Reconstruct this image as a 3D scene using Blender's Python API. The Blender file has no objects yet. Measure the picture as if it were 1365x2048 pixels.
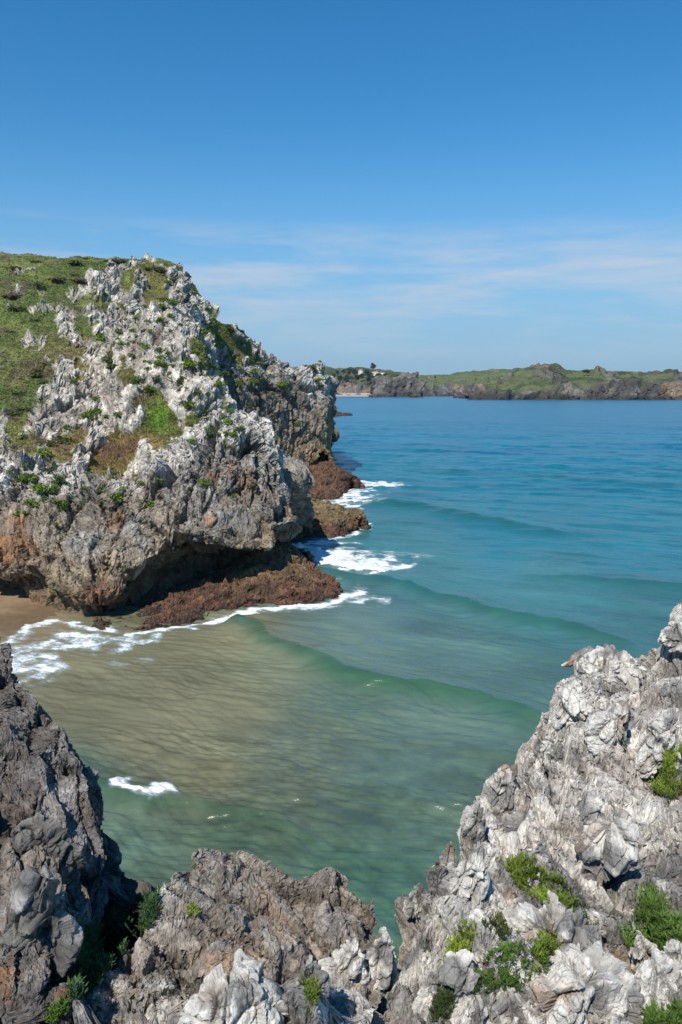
import bpy, math, random
import numpy as np
from mathutils import Vector
from mathutils.bvhtree import BVHTree

R = math.radians
rng = np.random.default_rng(7)
scene = bpy.context.scene
COL = scene.collection

# ------------------------------------------------------------------ camera
FPX, CX, CY = 1593.0, 682.5, 1024.0          # focal length and centre in photograph pixels
PITCH = R(8.6); CAMZ = 12.0
cam_d = bpy.data.cameras.new("camera")
cam = bpy.data.objects.new("camera", cam_d); COL.objects.link(cam)
cam.location = (0, 0, CAMZ); cam.rotation_euler = (R(90) - PITCH, 0, 0)
cam_d.sensor_fit = 'VERTICAL'; cam_d.sensor_height = 36.0; cam_d.lens = 36.0 * FPX / 2048
cam_d.clip_start = 0.05; cam_d.clip_end = 60000
scene.camera = cam

# ------------------------------------------------------------------ light
SUN_EL, SUN_AZ = R(51), R(-156)                # azimuth from +Y towards +X: behind and to the left
sd = Vector((math.sin(SUN_AZ) * math.cos(SUN_EL), math.cos(SUN_AZ) * math.cos(SUN_EL), math.sin(SUN_EL)))
sl = bpy.data.lights.new("sun", 'SUN'); sl.energy = 4.8; sl.angle = R(0.5); sl.color = (1, .95, .865)
so = bpy.data.objects.new("sun", sl); COL.objects.link(so)
so.rotation_euler = sd.to_track_quat('Z', 'Y').to_euler(); so.location = (0, 0, 80)

w = bpy.data.worlds.new("World"); scene.world = w; w.use_nodes = True
nt = w.node_tree; nt.nodes.clear()
def N(nt, typ, **kw):
    n = nt.nodes.new(typ)
    for k, v in kw.items():
        if k == 'inp':
            for kk, vv in v.items(): n.inputs[kk].default_value = vv
        else: setattr(n, k, v)
    return n
sky = N(nt, 'ShaderNodeTexSky', sky_type='NISHITA', sun_disc=False, sun_elevation=SUN_EL, sun_rotation=SUN_AZ)
sky.altitude = 0; sky.air_density = 1.0; sky.dust_density = 0.0; sky.ozone_density = 2.2
bg = N(nt, 'ShaderNodeBackground', inp={'Strength': 0.12})
out = N(nt, 'ShaderNodeOutputWorld')
tc = N(nt, 'ShaderNodeTexCoord')
hs = N(nt, 'ShaderNodeHueSaturation', inp={'Saturation': 1.32, 'Value': 1.0})
# thin streaky cloud bank low over the horizon, laid out on the sky's directions
mp = N(nt, 'ShaderNodeMapping', inp={'Scale': (2.2, 2.2, 15.0), 'Location': (3.2, 1.0, 0.35)})
n1 = N(nt, 'ShaderNodeTexNoise', inp={'Scale': 2.1, 'Detail': 9.0, 'Roughness': 0.58, 'Distortion': 0.25})
r1 = N(nt, 'ShaderNodeValToRGB'); r1.color_ramp.elements[0].position = .40; r1.color_ramp.elements[1].position = .70
sx = N(nt, 'ShaderNodeSeparateXYZ')
band = N(nt, 'ShaderNodeValToRGB')
e = band.color_ramp.elements
e[0].position = 0.03; e[0].color = (0, 0, 0, 1); e[1].position = 0.2; e[1].color = (0, 0, 0, 1)
for p_, v_ in ((0.075, .7), (0.11, 1.0), (0.15, 1.0), (0.178, .7)):
    q_ = e.new(p_); q_.color = (v_, v_, v_, 1)
mul = N(nt, 'ShaderNodeMath', operation='MULTIPLY'); mul2 = N(nt, 'ShaderNodeMath', operation='MULTIPLY', inp={1: .85})
mixc = N(nt, 'ShaderNodeMixRGB', inp={'Color2': (4.5, 4.95, 5.7, 1)})
L = nt.links.new
L(tc.outputs['Generated'], mp.inputs['Vector']); L(mp.outputs[0], n1.inputs['Vector']); L(n1.outputs[0], r1.inputs[0])
L(tc.outputs['Generated'], sx.inputs[0]); L(sx.outputs['Z'], band.inputs[0])
L(r1.outputs[0], mul.inputs[0]); L(band.outputs[0], mul.inputs[1]); L(mul.outputs[0], mul2.inputs[0])
lowb = N(nt, 'ShaderNodeMapRange', inp={1: .30, 2: 0.0, 3: 0.0, 4: .88}); lowb.interpolation_type = 'SMOOTHSTEP'
mixl = N(nt, 'ShaderNodeMixRGB', inp={'Color2': (1.6, 3.05, 4.95, 1)})
L(sx.outputs['Z'], lowb.inputs[0]); L(lowb.outputs[0], mixl.inputs['Fac'])
tint = N(nt, 'ShaderNodeMixRGB', blend_type='MULTIPLY', inp={'Fac': 1.0, 'Color2': (.90, 1.0, 1.03, 1)})
L(sky.outputs[0], tint.inputs['Color1']); L(tint.outputs[0], hs.inputs['Color']); L(hs.outputs[0], mixl.inputs['Color1']); L(mixl.outputs[0], mixc.inputs['Color1']); L(mul2.outputs[0], mixc.inputs['Fac'])
L(mixc.outputs[0], bg.inputs['Color']); L(bg.outputs[0], out.inputs['Surface'])

scene.view_settings.view_transform = 'Standard'; scene.view_settings.look = 'None'
scene.view_settings.exposure = 0.1; scene.view_settings.gamma = 1.0

# ------------------------------------------------------------------ maths helpers
SP, CP = math.sin(PITCH), math.cos(PITCH)
def P(px, py, Y):
    """world point seen at photograph pixel (px, py) at forward distance Y"""
    xc = (px - CX) / FPX; yc = -(py - CY) / FPX
    t = Y / (yc * SP + CP)
    return np.array([t * xc, Y, CAMZ + t * (yc * CP - SP)])
def PW(px, py, z=0.0):
    """point of the level z seen at a pixel"""
    xc = (px - CX) / FPX; yc = -(py - CY) / FPX
    t = (z - CAMZ) / (yc * CP - SP)
    return np.array([t * xc, t * (yc * SP + CP), z])
def h01(ix, iy, iz, s=0):
    with np.errstate(over='ignore'):
        h = ix.astype(np.uint32) * np.uint32(374761393) + iy.astype(np.uint32) * np.uint32(668265263) \
            + iz.astype(np.uint32) * np.uint32(2246822519) + np.uint32((s * 3266489917) & 0xffffffff)
        h = (h ^ (h >> np.uint32(13))) * np.uint32(1274126177)
        h = (h ^ (h >> np.uint32(16))) * np.uint32(2654435761)
        h = h ^ (h >> np.uint32(15))
    return (h & np.uint32(0xffffff)).astype(np.float32) / np.float32(16777216.0)
def vnoise(p, seed=0):
    """value noise, 0..1"""
    p = p.astype(np.float32); i = np.floor(p).astype(np.int64); f = p - i
    f = f * f * f * (f * (f * 6 - 15) + 10)
    r = 0
    for a in (0, 1):
        wx = f[:, 0] if a else 1 - f[:, 0]
        for b in (0, 1):
            wy = f[:, 1] if b else 1 - f[:, 1]
            for c in (0, 1):
                wz = f[:, 2] if c else 1 - f[:, 2]
                r = r + wx * wy * wz * h01(i[:, 0] + a, i[:, 1] + b, i[:, 2] + c, seed)
    return r
def fbm(p, octs=4, seed=0, rough=.5):
    r = 0; a = 1.0; t = 0; p = np.asarray(p, np.float32)
    for k in range(octs):
        r = r + a * vnoise(p, seed + k * 17); t += a; a *= rough; p = p * 2.03 + 7.31
    return r / t
def worley(q, seed=0):
    """cells: F1, F2, two cell randoms x3, vector to the cell centre"""
    b = np.floor(q - .5).astype(np.int64); n = len(q)
    F1 = np.full(n, 9, np.float32); F2 = np.full(n, 9, np.float32)
    idc = np.zeros((n, 3), np.int64); dv = np.zeros((n, 3), np.float32)
    for a in (0, 1):
        for bb in (0, 1):
            for c in (0, 1):
                ii = b + np.array([a, bb, c])
                j = np.stack([h01(ii[:, 0], ii[:, 1], ii[:, 2], seed + k) for k in (1, 2, 3)], 1) * .8 + .1
                d = q - (ii + j); D = np.sqrt((d * d).sum(1)).astype(np.float32)
                m = D < F1
                F2 = np.where(m, F1, np.minimum(F2, D)); F1 = np.where(m, D, F1)
                idc[m] = ii[m]; dv[m] = d[m]
    rn = np.stack([h01(idc[:, 0], idc[:, 1], idc[:, 2], seed + k) for k in (11, 12, 13, 14)], 1)
    return F1, F2, rn, dv
def frame(axis, plate):
    a = np.array(axis, float); a /= np.linalg.norm(a)
    c = np.array(plate, float); c -= a * (c @ a); c /= np.linalg.norm(c)
    return a, np.cross(a, c), c
def rock(Pt, scales, axis=(0, 0, 1), plate=(1, 0, 0), stretch=(2.2, 1.3, 1.0), seed=0, crack=.5, warp=.35):
    """broken limestone: tilted facets and joints at several scales.
    returns height, tone 0..1 per block, joint mask"""
    a, b, c = frame(axis, plate)
    q0 = np.stack([Pt @ a / stretch[0], Pt @ b / stretch[1], Pt @ c / stretch[2]], 1).astype(np.float32)
    h = 0; tone = 0; tw = 0; joints = 0
    for k, (s, A) in enumerate(scales):
        q = q0 / s
        wv = np.stack([vnoise(q * 1.3 + 31 * j, seed + 5 * k + j) for j in range(3)], 1) - .5
        F1, F2, rn, dv = worley(q + wv * warp * .6, seed + 100 * (k + 1)); dv = dv - wv * warp * .6
        e_ = F2 - F1
        h = h + A * ((rn[:, 0] - .5) * 1.0 + ((rn[:, 1:4] - .5) * dv).sum(1) * 3.0)
        cr = np.exp(-(e_ / .085) ** 2)
        h = h - A * crack * cr
        joints = np.maximum(joints, cr * (.9 ** k)); wgt = 1.0 / (k + 1)
        tone = tone + rn[:, 0] * wgt; tw += wgt
    h = h + scales[-1][1] * 2.2 * (fbm(q0 / scales[-1][0] * .6 + 11, 4, seed + 900, .6) - .5) * .8
    return h, tone / tw, joints
def sst(a, b, x):
    t = np.clip((x - a) / (b - a), 0, 1); return t * t * (3 - 2 * t)
def mix(a, b, t):
    t = np.asarray(t)[..., None]; return np.asarray(a) * (1 - t) + np.asarray(b) * t

def crs(ctrl, counts):
    """Catmull-Rom along axis 0 with counts[i] steps in interval i"""
    n = ctrl.shape[0]; o = []
    ext = np.concatenate([2 * ctrl[:1] - ctrl[1:2], ctrl, 2 * ctrl[-1:] - ctrl[-2:-1]], 0)
    for i in range(n - 1):
        p0, p1, p2, p3 = ext[i], ext[i + 1], ext[i + 2], ext[i + 3]
        m = counts[i]
        for k in range(m):
            t = k / m
            o.append(.5 * ((2 * p1) + (-p0 + p2) * t + (2 * p0 - 5 * p1 + 4 * p2 - p3) * t * t + (-p0 + 3 * p1 - 3 * p2 + p3) * t ** 3))
    o.append(ctrl[-1]); return np.array(o)
def loft(ctrl, step):
    """ctrl (R, C, 3): step(mean point) gives the wanted edge length"""
    ctrl = np.asarray(ctrl, float)
    def counts(c):
        r = []
        for i in range(c.shape[0] - 1):
            d = np.linalg.norm(c[i + 1] - c[i], axis=-1); mid = (c[i + 1] + c[i]) / 2
            st = np.array([step(m) for m in mid]); r.append(int(max(2, np.percentile(d / st, 80))))
        return r
    g = crs(ctrl, counts(ctrl))
    cc = counts(ctrl.transpose(1, 0, 2))
    return crs(g.transpose(1, 0, 2), cc).transpose(1, 0, 2)
def gnormals(G, flip=False):
    du = np.gradient(G, axis=1); dv = np.gradient(G, axis=0)
    n = np.cross(du, dv); n /= np.linalg.norm(n, axis=-1, keepdims=True) + 1e-9
    return -n if flip else n
def gquads(r, c):
    i = np.arange(r * c).reshape(r, c)
    return np.stack([i[:-1, :-1], i[:-1, 1:], i[1:, 1:], i[1:, :-1]], -1).reshape(-1, 4)

def mesh_np(name, verts, faces, mat, cols=None, smooth=False, attrs=None):
    k = faces.shape[1]
    me = bpy.data.meshes.new(name)
    me.vertices.add(len(verts)); me.vertices.foreach_set('co', np.ascontiguousarray(verts, np.float32).ravel())
    me.loops.add(faces.size); me.loops.foreach_set('vertex_index', np.ascontiguousarray(faces, np.int32).ravel())
    me.polygons.add(len(faces)); me.polygons.foreach_set('loop_start', np.arange(0, faces.size, k, dtype=np.int32))
    me.polygons.foreach_set('use_smooth', np.full(len(faces), smooth, bool))
    me.update(calc_edges=True)
    if cols is not None:
        at = me.color_attributes.new('tint', 'FLOAT_COLOR', 'POINT')
        c4 = np.ones((len(verts), 4), np.float32); c4[:, :3] = np.clip(cols, 0, 1)
        at.data.foreach_set('color', c4.ravel())
    for an, av in (attrs or {}).items():
        at = me.attributes.new(an, 'FLOAT', 'POINT'); at.data.foreach_set('value', np.ascontiguousarray(av, np.float32))
    me.materials.append(mat)
    return me
def obj(name, me, parent=None, loc=(0, 0, 0), **props):
    o = bpy.data.objects.new(name, me); COL.objects.link(o); o.location = loc
    if parent is not None: o.parent = parent
    for k, v in props.items(): o[k] = v
    return o

# ------------------------------------------------------------------ materials
def rock_mat(name, nscale, bump, bdist, rough=.9, speck=.5, var=.35, crk=.75):
    m = bpy.data.materials.new(name); m.use_nodes = True; nt = m.node_tree; L = nt.links.new
    b = nt.nodes['Principled BSDF']; b.inputs['Roughness'].default_value = rough
    b.inputs['Specular IOR Level'].default_value = .25
    at = N(nt, 'ShaderNodeAttribute', attribute_name='tint')
    tc = N(nt, 'ShaderNodeTexCoord')
    no = N(nt, 'ShaderNodeTexNoise', inp={'Scale': nscale, 'Detail': 7.0, 'Roughness': .68})
    mr = N(nt, 'ShaderNodeMapRange', inp={1: .3, 2: .7, 3: 1 - var, 4: 1 + var})
    mm = N(nt, 'ShaderNodeVectorMath', operation='SCALE')
    L(tc.outputs['Object'], no.inputs['Vector']); L(no.outputs[0], mr.inputs[0])
    L(at.outputs['Color'], mm.inputs[0]); L(mr.outputs[0], mm.inputs['Scale'])
    # dark lichen specks
    n2 = N(nt, 'ShaderNodeTexNoise', inp={'Scale': nscale * 3.1, 'Detail': 5.0, 'Roughness': .75})
    r2 = N(nt, 'ShaderNodeValToRGB'); r2.color_ramp.elements[0].position = .58; r2.color_ramp.elements[1].position = .68
    sp = N(nt, 'ShaderNodeMath', operation='MULTIPLY', inp={1: speck})
    mx = N(nt, 'ShaderNodeMixRGB', inp={'Color2': (.07, .065, .058, 1)})
    L(tc.outputs['Object'], n2.inputs['Vector']); L(n2.outputs[0], r2.inputs[0]); L(r2.outputs[0], sp.inputs[0])
    L(sp.outputs[0], mx.inputs['Fac']); L(mm.outputs[0], mx.inputs['Color1']); pass
    wn = N(nt, 'ShaderNodeTexNoise', inp={'Scale': nscale * .5, 'Detail': 3.0}); wa = N(nt, 'ShaderNodeVectorMath', operation='SCALE', inp={'Scale': .5 / nscale}); wb = N(nt, 'ShaderNodeVectorMath', operation='ADD')
    mpc = N(nt, 'ShaderNodeMapping', inp={'Rotation': (.35, -.3, .5), 'Scale': (1.5, .9, .6)})
    vc = N(nt, 'ShaderNodeTexVoronoi', inp={'Scale': nscale * .55}); vc.feature = 'DISTANCE_TO_EDGE'
    rc = N(nt, 'ShaderNodeMapRange', inp={1: .0, 2: .045, 3: crk, 4: 0.0}); rr_ = N(nt, 'ShaderNodeMapRange', inp={1: .42, 2: .6}); rq = N(nt, 'ShaderNodeMath', operation='MULTIPLY'); mk = N(nt, 'ShaderNodeMixRGB', inp={'Color2': (.045, .038, .03, 1)})
    L(tc.outputs['Object'], wn.inputs['Vector']); L(wn.outputs['Color'], wa.inputs[0]); L(tc.outputs['Object'], wb.inputs[0]); L(wa.outputs[0], wb.inputs[1])
    L(wb.outputs[0], mpc.inputs['Vector']); L(mpc.outputs[0], vc.inputs['Vector']); L(vc.outputs[0], rc.inputs[0])
    L(mx.outputs[0], mk.inputs['Color1']); L(no.outputs[0], rr_.inputs[0]); L(rr_.outputs[0], rq.inputs[0]); L(rc.outputs[0], rq.inputs[1]); L(rq.outputs[0], mk.inputs['Fac']); L(mk.outputs[0], b.inputs['Base Color'])
    v = N(nt, 'ShaderNodeTexVoronoi', inp={'Scale': nscale * 1.7}); v.feature = 'DISTANCE_TO_EDGE'
    va = N(nt, 'ShaderNodeMath', operation='MULTIPLY', inp={1: .6})
    n3 = N(nt, 'ShaderNodeTexNoise', inp={'Scale': nscale * 2.0, 'Detail': 9.0, 'Roughness': .72})
    ad = N(nt, 'ShaderNodeMath', operation='ADD')
    bp = N(nt, 'ShaderNodeBump', inp={'Strength': bump, 'Distance': bdist})
    L(tc.outputs['Object'], v.inputs['Vector']); L(v.outputs[0], va.inputs[0]); L(tc.outputs['Object'], n3.inputs['Vector'])
    L(va.outputs[0], ad.inputs[0]); L(n3.outputs[0], ad.inputs[1]); L(ad.outputs[0], bp.inputs['Height'])
    L(bp.outputs[0], b.inputs['Normal'])
    return m
def plain_mat(name, rough=.7, spec=.3, var=.25, nscale=8, col=None, trans=0.0):
    m = bpy.data.materials.new(name); m.use_nodes = True; nt = m.node_tree; L = nt.links.new
    b = nt.nodes['Principled BSDF']; b.inputs['Roughness'].default_value = rough; b.inputs['Specular IOR Level'].default_value = spec
    if col is None:
        at = N(nt, 'ShaderNodeAttribute', attribute_name='tint'); src = at.outputs['Color']
    else:
        rg = N(nt, 'ShaderNodeRGB'); rg.outputs[0].default_value = (*col, 1); src = rg.outputs[0]
    tc = N(nt, 'ShaderNodeTexCoord'); no = N(nt, 'ShaderNodeTexNoise', inp={'Scale': nscale, 'Detail': 4.0})
    mr = N(nt, 'ShaderNodeMapRange', inp={1: .3, 2: .7, 3: 1 - var, 4: 1 + var}); mm = N(nt, 'ShaderNodeVectorMath', operation='SCALE')
    L(tc.outputs['Object'], no.inputs['Vector']); L(no.outputs[0], mr.inputs[0]); L(src, mm.inputs[0]); L(mr.outputs[0], mm.inputs['Scale'])
    L(mm.outputs[0], b.inputs['Base Color'])
    if trans:
        tr = N(nt, 'ShaderNodeBsdfTranslucent'); ms = N(nt, 'ShaderNodeMixShader', inp={0: trans})
        L(mm.outputs[0], tr.inputs[0]); L(b.outputs[0], ms.inputs[1]); L(tr.outputs[0], ms.inputs[2])
        L(ms.outputs[0], nt.nodes['Material Output'].inputs[0])
    return m
M_cliff = rock_mat('limestone_cliff', 1.6, .9, .12, speck=.45)
M_far = rock_mat('limestone_coast', .07, .8, 1.5, speck=.35)
M_near = rock_mat('limestone_near', 9.0, 1.0, .026, speck=.55, crk=.45)
M_tidal = rock_mat('tidal_rock', 3.5, 1.0, .09, rough=.5, speck=.6, var=.5)
M_leaf = plain_mat('foliage', .6, .3, .3, 3, trans=.25)
M_sand = plain_mat('wet_sand', .35, .5, .12, 3)
M_foam = plain_mat('foam', .6, .3, .06, 4)
M_plaster = plain_mat('white_plaster', .8, .2, .05, 1, col=(.78, .76, .72))
M_tile = plain_mat('red_roof_tile', .8, .2, .15, 1, col=(.42, .12, .06))
M_glass = plain_mat('dark_window', .2, .5, .05, 1, col=(.03, .035, .04))
M_bark = plain_mat('bark', .9, .2, .2, 2, col=(.09, .07, .05))

# colours of limestone, shared by every mass
WHITE = (.70, .66, .59); GREY = (.36, .335, .295); DARK = (.15, .138, .122); BROWN = (.24, .18, .125); TAN = (.42, .33, .22)
RUST = (.34, .155, .06); SOIL = (.20, .12, .065)
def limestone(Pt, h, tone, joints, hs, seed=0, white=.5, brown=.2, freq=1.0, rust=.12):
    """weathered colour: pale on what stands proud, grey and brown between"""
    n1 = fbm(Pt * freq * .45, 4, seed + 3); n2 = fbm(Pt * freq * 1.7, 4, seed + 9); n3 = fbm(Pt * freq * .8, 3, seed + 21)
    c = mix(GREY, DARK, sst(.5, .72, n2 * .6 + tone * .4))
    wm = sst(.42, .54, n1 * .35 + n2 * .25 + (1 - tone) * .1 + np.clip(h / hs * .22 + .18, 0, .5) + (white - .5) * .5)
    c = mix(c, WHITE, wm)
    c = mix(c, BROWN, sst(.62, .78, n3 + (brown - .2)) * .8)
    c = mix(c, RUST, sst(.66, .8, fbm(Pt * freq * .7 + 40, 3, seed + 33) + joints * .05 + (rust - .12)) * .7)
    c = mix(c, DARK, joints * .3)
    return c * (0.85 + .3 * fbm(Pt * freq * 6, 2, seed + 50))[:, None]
GRASS1 = (.10, .135, .038); GRASS2 = (.165, .18, .06); GRASS3 = (.065, .085, .028); DRY = (.23, .155, .075)
def grass_col(Pt, seed, dry, f=1.0):
    n = fbm(Pt * .35 * f, 4, seed); n2 = fbm(Pt * 1.5 * f, 3, seed + 5)
    c = mix(GRASS1, GRASS2, sst(.4, .6, n)); c = mix(c, GRASS3, sst(.5, .68, n2))
    c = mix(c, DRY, np.clip(dry, 0, 1))
    return c * (.75 + .5 * n2)[:, None]

SURF = {}                                        # surfaces kept for planting
def bend(nn, d, k):
    v = nn * (1 - k) + np.array(d, float) / np.linalg.norm(d) * k
    return v / np.linalg.norm(v, axis=1, keepdims=True)
def regrid(S_, pw=.65):
    """spread the samples of a (r, c, k) grid evenly again after displacement, along axis 0"""
    d = np.linalg.norm(np.diff(S_[..., :3], axis=0), axis=-1) ** pw + 1e-6
    d = d * .75 + d.mean(0, keepdims=True) * .25
    cum = np.concatenate([np.zeros((1, d.shape[1])), np.cumsum(d, 0)], 0); n = S_.shape[0]; o = np.empty_like(S_); idx = np.arange(n)
    for c in range(S_.shape[1]):
        f = np.interp(np.linspace(0, cum[-1, c], n), cum[:, c], idx); i0 = np.minimum(f.astype(int), n - 2); t = (f - i0)[:, None]
        o[:, c] = S_[i0, c] * (1 - t) + S_[i0 + 1, c] * t
    return o
def patch(name, ctrl, step, fn, mat, flip=False, kind='structure', fine=None, **props):
    G = loft(ctrl, step); n = gnormals(G, flip); r, c = G.shape[:2]
    Pt = G.reshape(-1, 3); nn = n.reshape(-1, 3)
    V, colr, extra = fn(Pt, nn, (r, c))
    ek = list(extra); St = np.concatenate([V, colr] + [np.asarray(extra[k]).reshape(-1, 1) * np.ones((len(V), 1)) for k in ek] + [nn], 1).reshape(r, c, -1)
    St = regrid(St); St = regrid(St.transpose(1, 0, 2)).transpose(1, 0, 2)
    n2 = gnormals(St[..., :3], flip).reshape(-1, 3); St = St.reshape(-1, St.shape[-1])
    V, colr = St[:, :3].copy(), St[:, 3:6].copy(); extra = {k: St[:, 6 + q] for q, k in enumerate(ek)}; nn = St[:, -3:]
    if fine:
        sc, ax, pl, stt, sd_, fr, ck = fine
        h2, t2, j2 = rock(V, sc, ax, pl, stt, sd_, .8, .1)
        m = 1 - extra.get('grass', 0); m = m * (1 - extra.get('soil', 0))
        V = V + n2 * (h2 * m)[:, None]
        var = fbm(V * fr, 4, sd_ + 3, .62)
        colr = colr * (1.08 + (t2 - .5) * .5 * m + (var - .5) * 1.0 * m)[:, None]
        colr = mix(colr, (.06, .05, .042), j2 * ck * m)
    F = gquads(r, c)
    if flip: F = F[:, ::-1]
    me = mesh_np(name, V, F, mat, colr)
    if kind: props['kind'] = kind
    o = obj(name, me, **props)
    SURF[o.name] = dict(V=V, F=F, n=nn, extra=extra, c=colr)
    print(name, len(V)); return o

# ================================================================== front cliff with the overhang
A_px   = [-260, -120,   0,   60,  110,  170,  230,  300,  360,  420,  475,  522,  556,  577]
lip_py = [1150, 1150,1150, 1148, 1165, 1205, 1190, 1128, 1106, 1098, 1108, 1102, 1088, 1060]
lip_Y  = [45.8, 44.4,43.4, 42.5, 41.8, 41.3, 41.6, 42.8, 43.8, 44.6, 45.2, 46.0, 47.0, 48.6]
shd_py = [ 850,  880, 905,  925,  945,  968,  972,  955,  905,  826,  812,  846,  900,  960]
shd_dY = [ 7.0,  6.8, 6.0,  5.5,  5.2,  5.0,  5.0,  5.4,  6.2,  7.0,  6.6,  5.6,  4.6,  3.6]
cav_Y  = [47.5, 46.3,45.0, 44.0, 42.9, 42.0, 42.6, 45.2, 47.0, 48.4, 49.4, 50.2, 51.0, 52.0]
rows = [[] for _ in range(12)]
for i, px in enumerate(A_px):
    lp, lY, sp, dY, cY = lip_py[i], lip_Y[i], shd_py[i], shd_dY[i], cav_Y[i]
    lip = P(px, lp, lY); und = P(px, lp, lY).copy()
    xat = lambda Y: lip[0] * Y / lY
    rows[0].append([xat(cY), cY - .2, -1.2])
    rows[1].append([xat(cY), cY + .0, .9])
    rows[2].append([xat(cY), cY + .1, min(2.0, lip[2] * .8)])
    rows[3].append([xat((cY + lY) / 2), lY + (cY - lY) * .45, lip[2] + .25])
    rows[4].append(lip)
    f = lambda t: lp + (sp - lp) * t
    rows[5].append(P(px, f(.12), lY - .35)); rows[6].append(P(px, f(.36), lY - .25 + dY * .06))
    rows[7].append(P(px, f(.64), lY + dY * .28)); rows[8].append(P(px, f(.86), lY + dY * .6))
    rows[9].append(P(px, sp, lY + dY))
    t = P(px, sp, lY + dY); rows[10].append([t[0] * 1.05, t[1] + 5, t[2] - .6]); rows[11].append([t[0] * 1.2, t[1] + 14, t[2] - 6])
rows = [list(r) for r in rows]
for r in rows:                                   # the mass turns its back round the corner
    e0 = np.array(r[-1]); 
    r.append(e0 + np.array([.12, 1.8, -.1])); r.append(e0 + np.array([-1.3, 6.0, -.6])); r.append(e0 + np.array([-4.0, 14., -2.0]))
rows_A = np.array(rows)
AX_C = (-.32, .25, 1.0); PL_C = (.85, -.5, .15)
def fn_A(Pt, nn, shp):
    sc = [(2.9, 1.0), (1.2, .42), (.5, .09), (.22, .02)]
    h, tone, j = rock(Pt, sc, AX_C, PL_C, (2.9, 1.4, .8), 3, .6)
    z = Pt[:, 2]
    up = sst(4.5, 8, z)
    fin, _, j2 = rock(Pt, [(.8, .45), (.33, .2)], (-.2, .1, 1), (1, .1, .1), (2.6, 1.6, .8), 40, .6)
    h = h * (.62 + .3 * up) + fin * up * .7 - .35 - .25 * up
    # two broad grooves and bulges
    h = h + (fbm(Pt * .16, 3, 8) - .5) * 1.8
    low = sst(3.2, 1.6, z)
    h = h * (1 - .25 * low)
    h = np.where(nn[:, 1] > .1, h * .8 - .35, h); V = Pt + bend(nn, (.1, -.85, .4), .4 * sst(.1, -.2, nn[:, 1])[:, None]) * h[:, None]
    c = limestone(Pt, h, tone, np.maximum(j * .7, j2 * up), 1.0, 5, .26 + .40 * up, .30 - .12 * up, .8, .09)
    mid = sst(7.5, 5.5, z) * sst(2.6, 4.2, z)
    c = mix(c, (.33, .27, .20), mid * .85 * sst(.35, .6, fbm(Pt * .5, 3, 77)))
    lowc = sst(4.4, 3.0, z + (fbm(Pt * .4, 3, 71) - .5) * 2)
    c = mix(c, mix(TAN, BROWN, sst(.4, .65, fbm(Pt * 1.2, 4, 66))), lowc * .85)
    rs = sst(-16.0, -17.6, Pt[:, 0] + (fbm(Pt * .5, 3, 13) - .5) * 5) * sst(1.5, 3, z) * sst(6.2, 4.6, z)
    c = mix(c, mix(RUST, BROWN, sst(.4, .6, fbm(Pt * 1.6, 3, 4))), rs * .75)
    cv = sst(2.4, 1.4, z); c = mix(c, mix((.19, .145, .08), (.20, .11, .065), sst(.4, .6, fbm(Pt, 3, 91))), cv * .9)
    return V, c, dict(h=h, up=up)
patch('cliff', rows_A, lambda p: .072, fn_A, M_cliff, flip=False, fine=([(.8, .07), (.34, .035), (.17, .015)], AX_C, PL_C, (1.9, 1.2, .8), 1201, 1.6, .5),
      label='front sea cliff of pale jagged limestone with a dark undercut at its foot', category='cliff')

def proj(V):
    """photograph pixel of world points"""
    d = V - np.array([0, 0, CAMZ]); zc = d[:, 1] * CP - d[:, 2] * SP; yc = d[:, 1] * SP + d[:, 2] * CP
    zc = np.maximum(zc, .05)
    return CX + FPX * d[:, 0] / zc, CY - FPX * yc / zc
def blobs(px, py, lst):
    r = np.zeros(len(px))
    for x, y, sx_, sy_, a in lst: r = r + a * np.exp(-((px - x) / sx_) ** 2 - ((py - y) / sy_) ** 2)
    return r

# ================================================================== hillside behind the cliff
B_px  = [-1400, -700, -260, -120, 0, 110, 200, 280, 350, 430]
B_cr  = [ 520, 503, 505, 509, 514, 520, 526, 526, 540, 640]
rows = [[] for _ in range(9)]
for px, cr in zip(B_px, B_cr):
    dy = float(sst(140, 300, px)) * 8
    k = (cr - 514)
    for r, (py, Y) in enumerate([(985, 47.5), (930, 51), (850, 57), (760, 65), (670, 74), (590, 82), (cr, 91)]):
        rows[r].append(P(px, py + k * r / 6 * .8 * (r < 6), Y + dy))
    t = rows[6][-1]
    rows[7].append([t[0] * 1.1, t[1] + 14, t[2] - 1.5]); rows[8].append([t[0] * 1.3, t[1] + 60, t[2] - 27])
def hill_common(Pt, nn, rockm, seed, dry, amp=1.0, axis=(-.3, .25, 1), plate=(.85, -.5, .1)):
    h, tone, j = rock(Pt, [(2.6, .8 * amp), (1.1, .42 * amp), (.5, .14 * amp), (.25, .03)], axis, plate, (3.0, 1.4, .75), seed, .6)
    px, py = proj(Pt)
    gh = (fbm(Pt * .25, 3, seed + 1) - .5) * 1.2 + (fbm(Pt * 1.3, 3, seed + 2) - .5) * .35
    # a block stands proud of the turf only where its own random says so
    m = sst(.47, .56, rockm - blobs(px, py, [(125, 510, 70, 16, .5)]))
    prot = np.clip(h, -.5, 1.5) + .15
    hh = gh + m * (prot + .25)
    hh = hh - .45 * m * (amp - .6); V = Pt + nn * (hh * .75)[:, None]; V[:, 2] += hh * .35
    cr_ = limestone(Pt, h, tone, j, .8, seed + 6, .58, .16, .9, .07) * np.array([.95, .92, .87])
    cg = grass_col(Pt, seed + 8, dry(px, py, Pt))
    heath = sst(.6, .7, fbm(Pt * .5, 3, seed + 44)); cg = mix(cg, (.10, .062, .06), heath * .5)
    g = 1 - sst(.38, .6, m + (fbm(Pt * 3, 2, seed + 4) - .5) * .5)
    # turf lodged between the stones
    c = mix(cr_, cg, g)
    return V, c, dict(h=h, grass=g)
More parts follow.
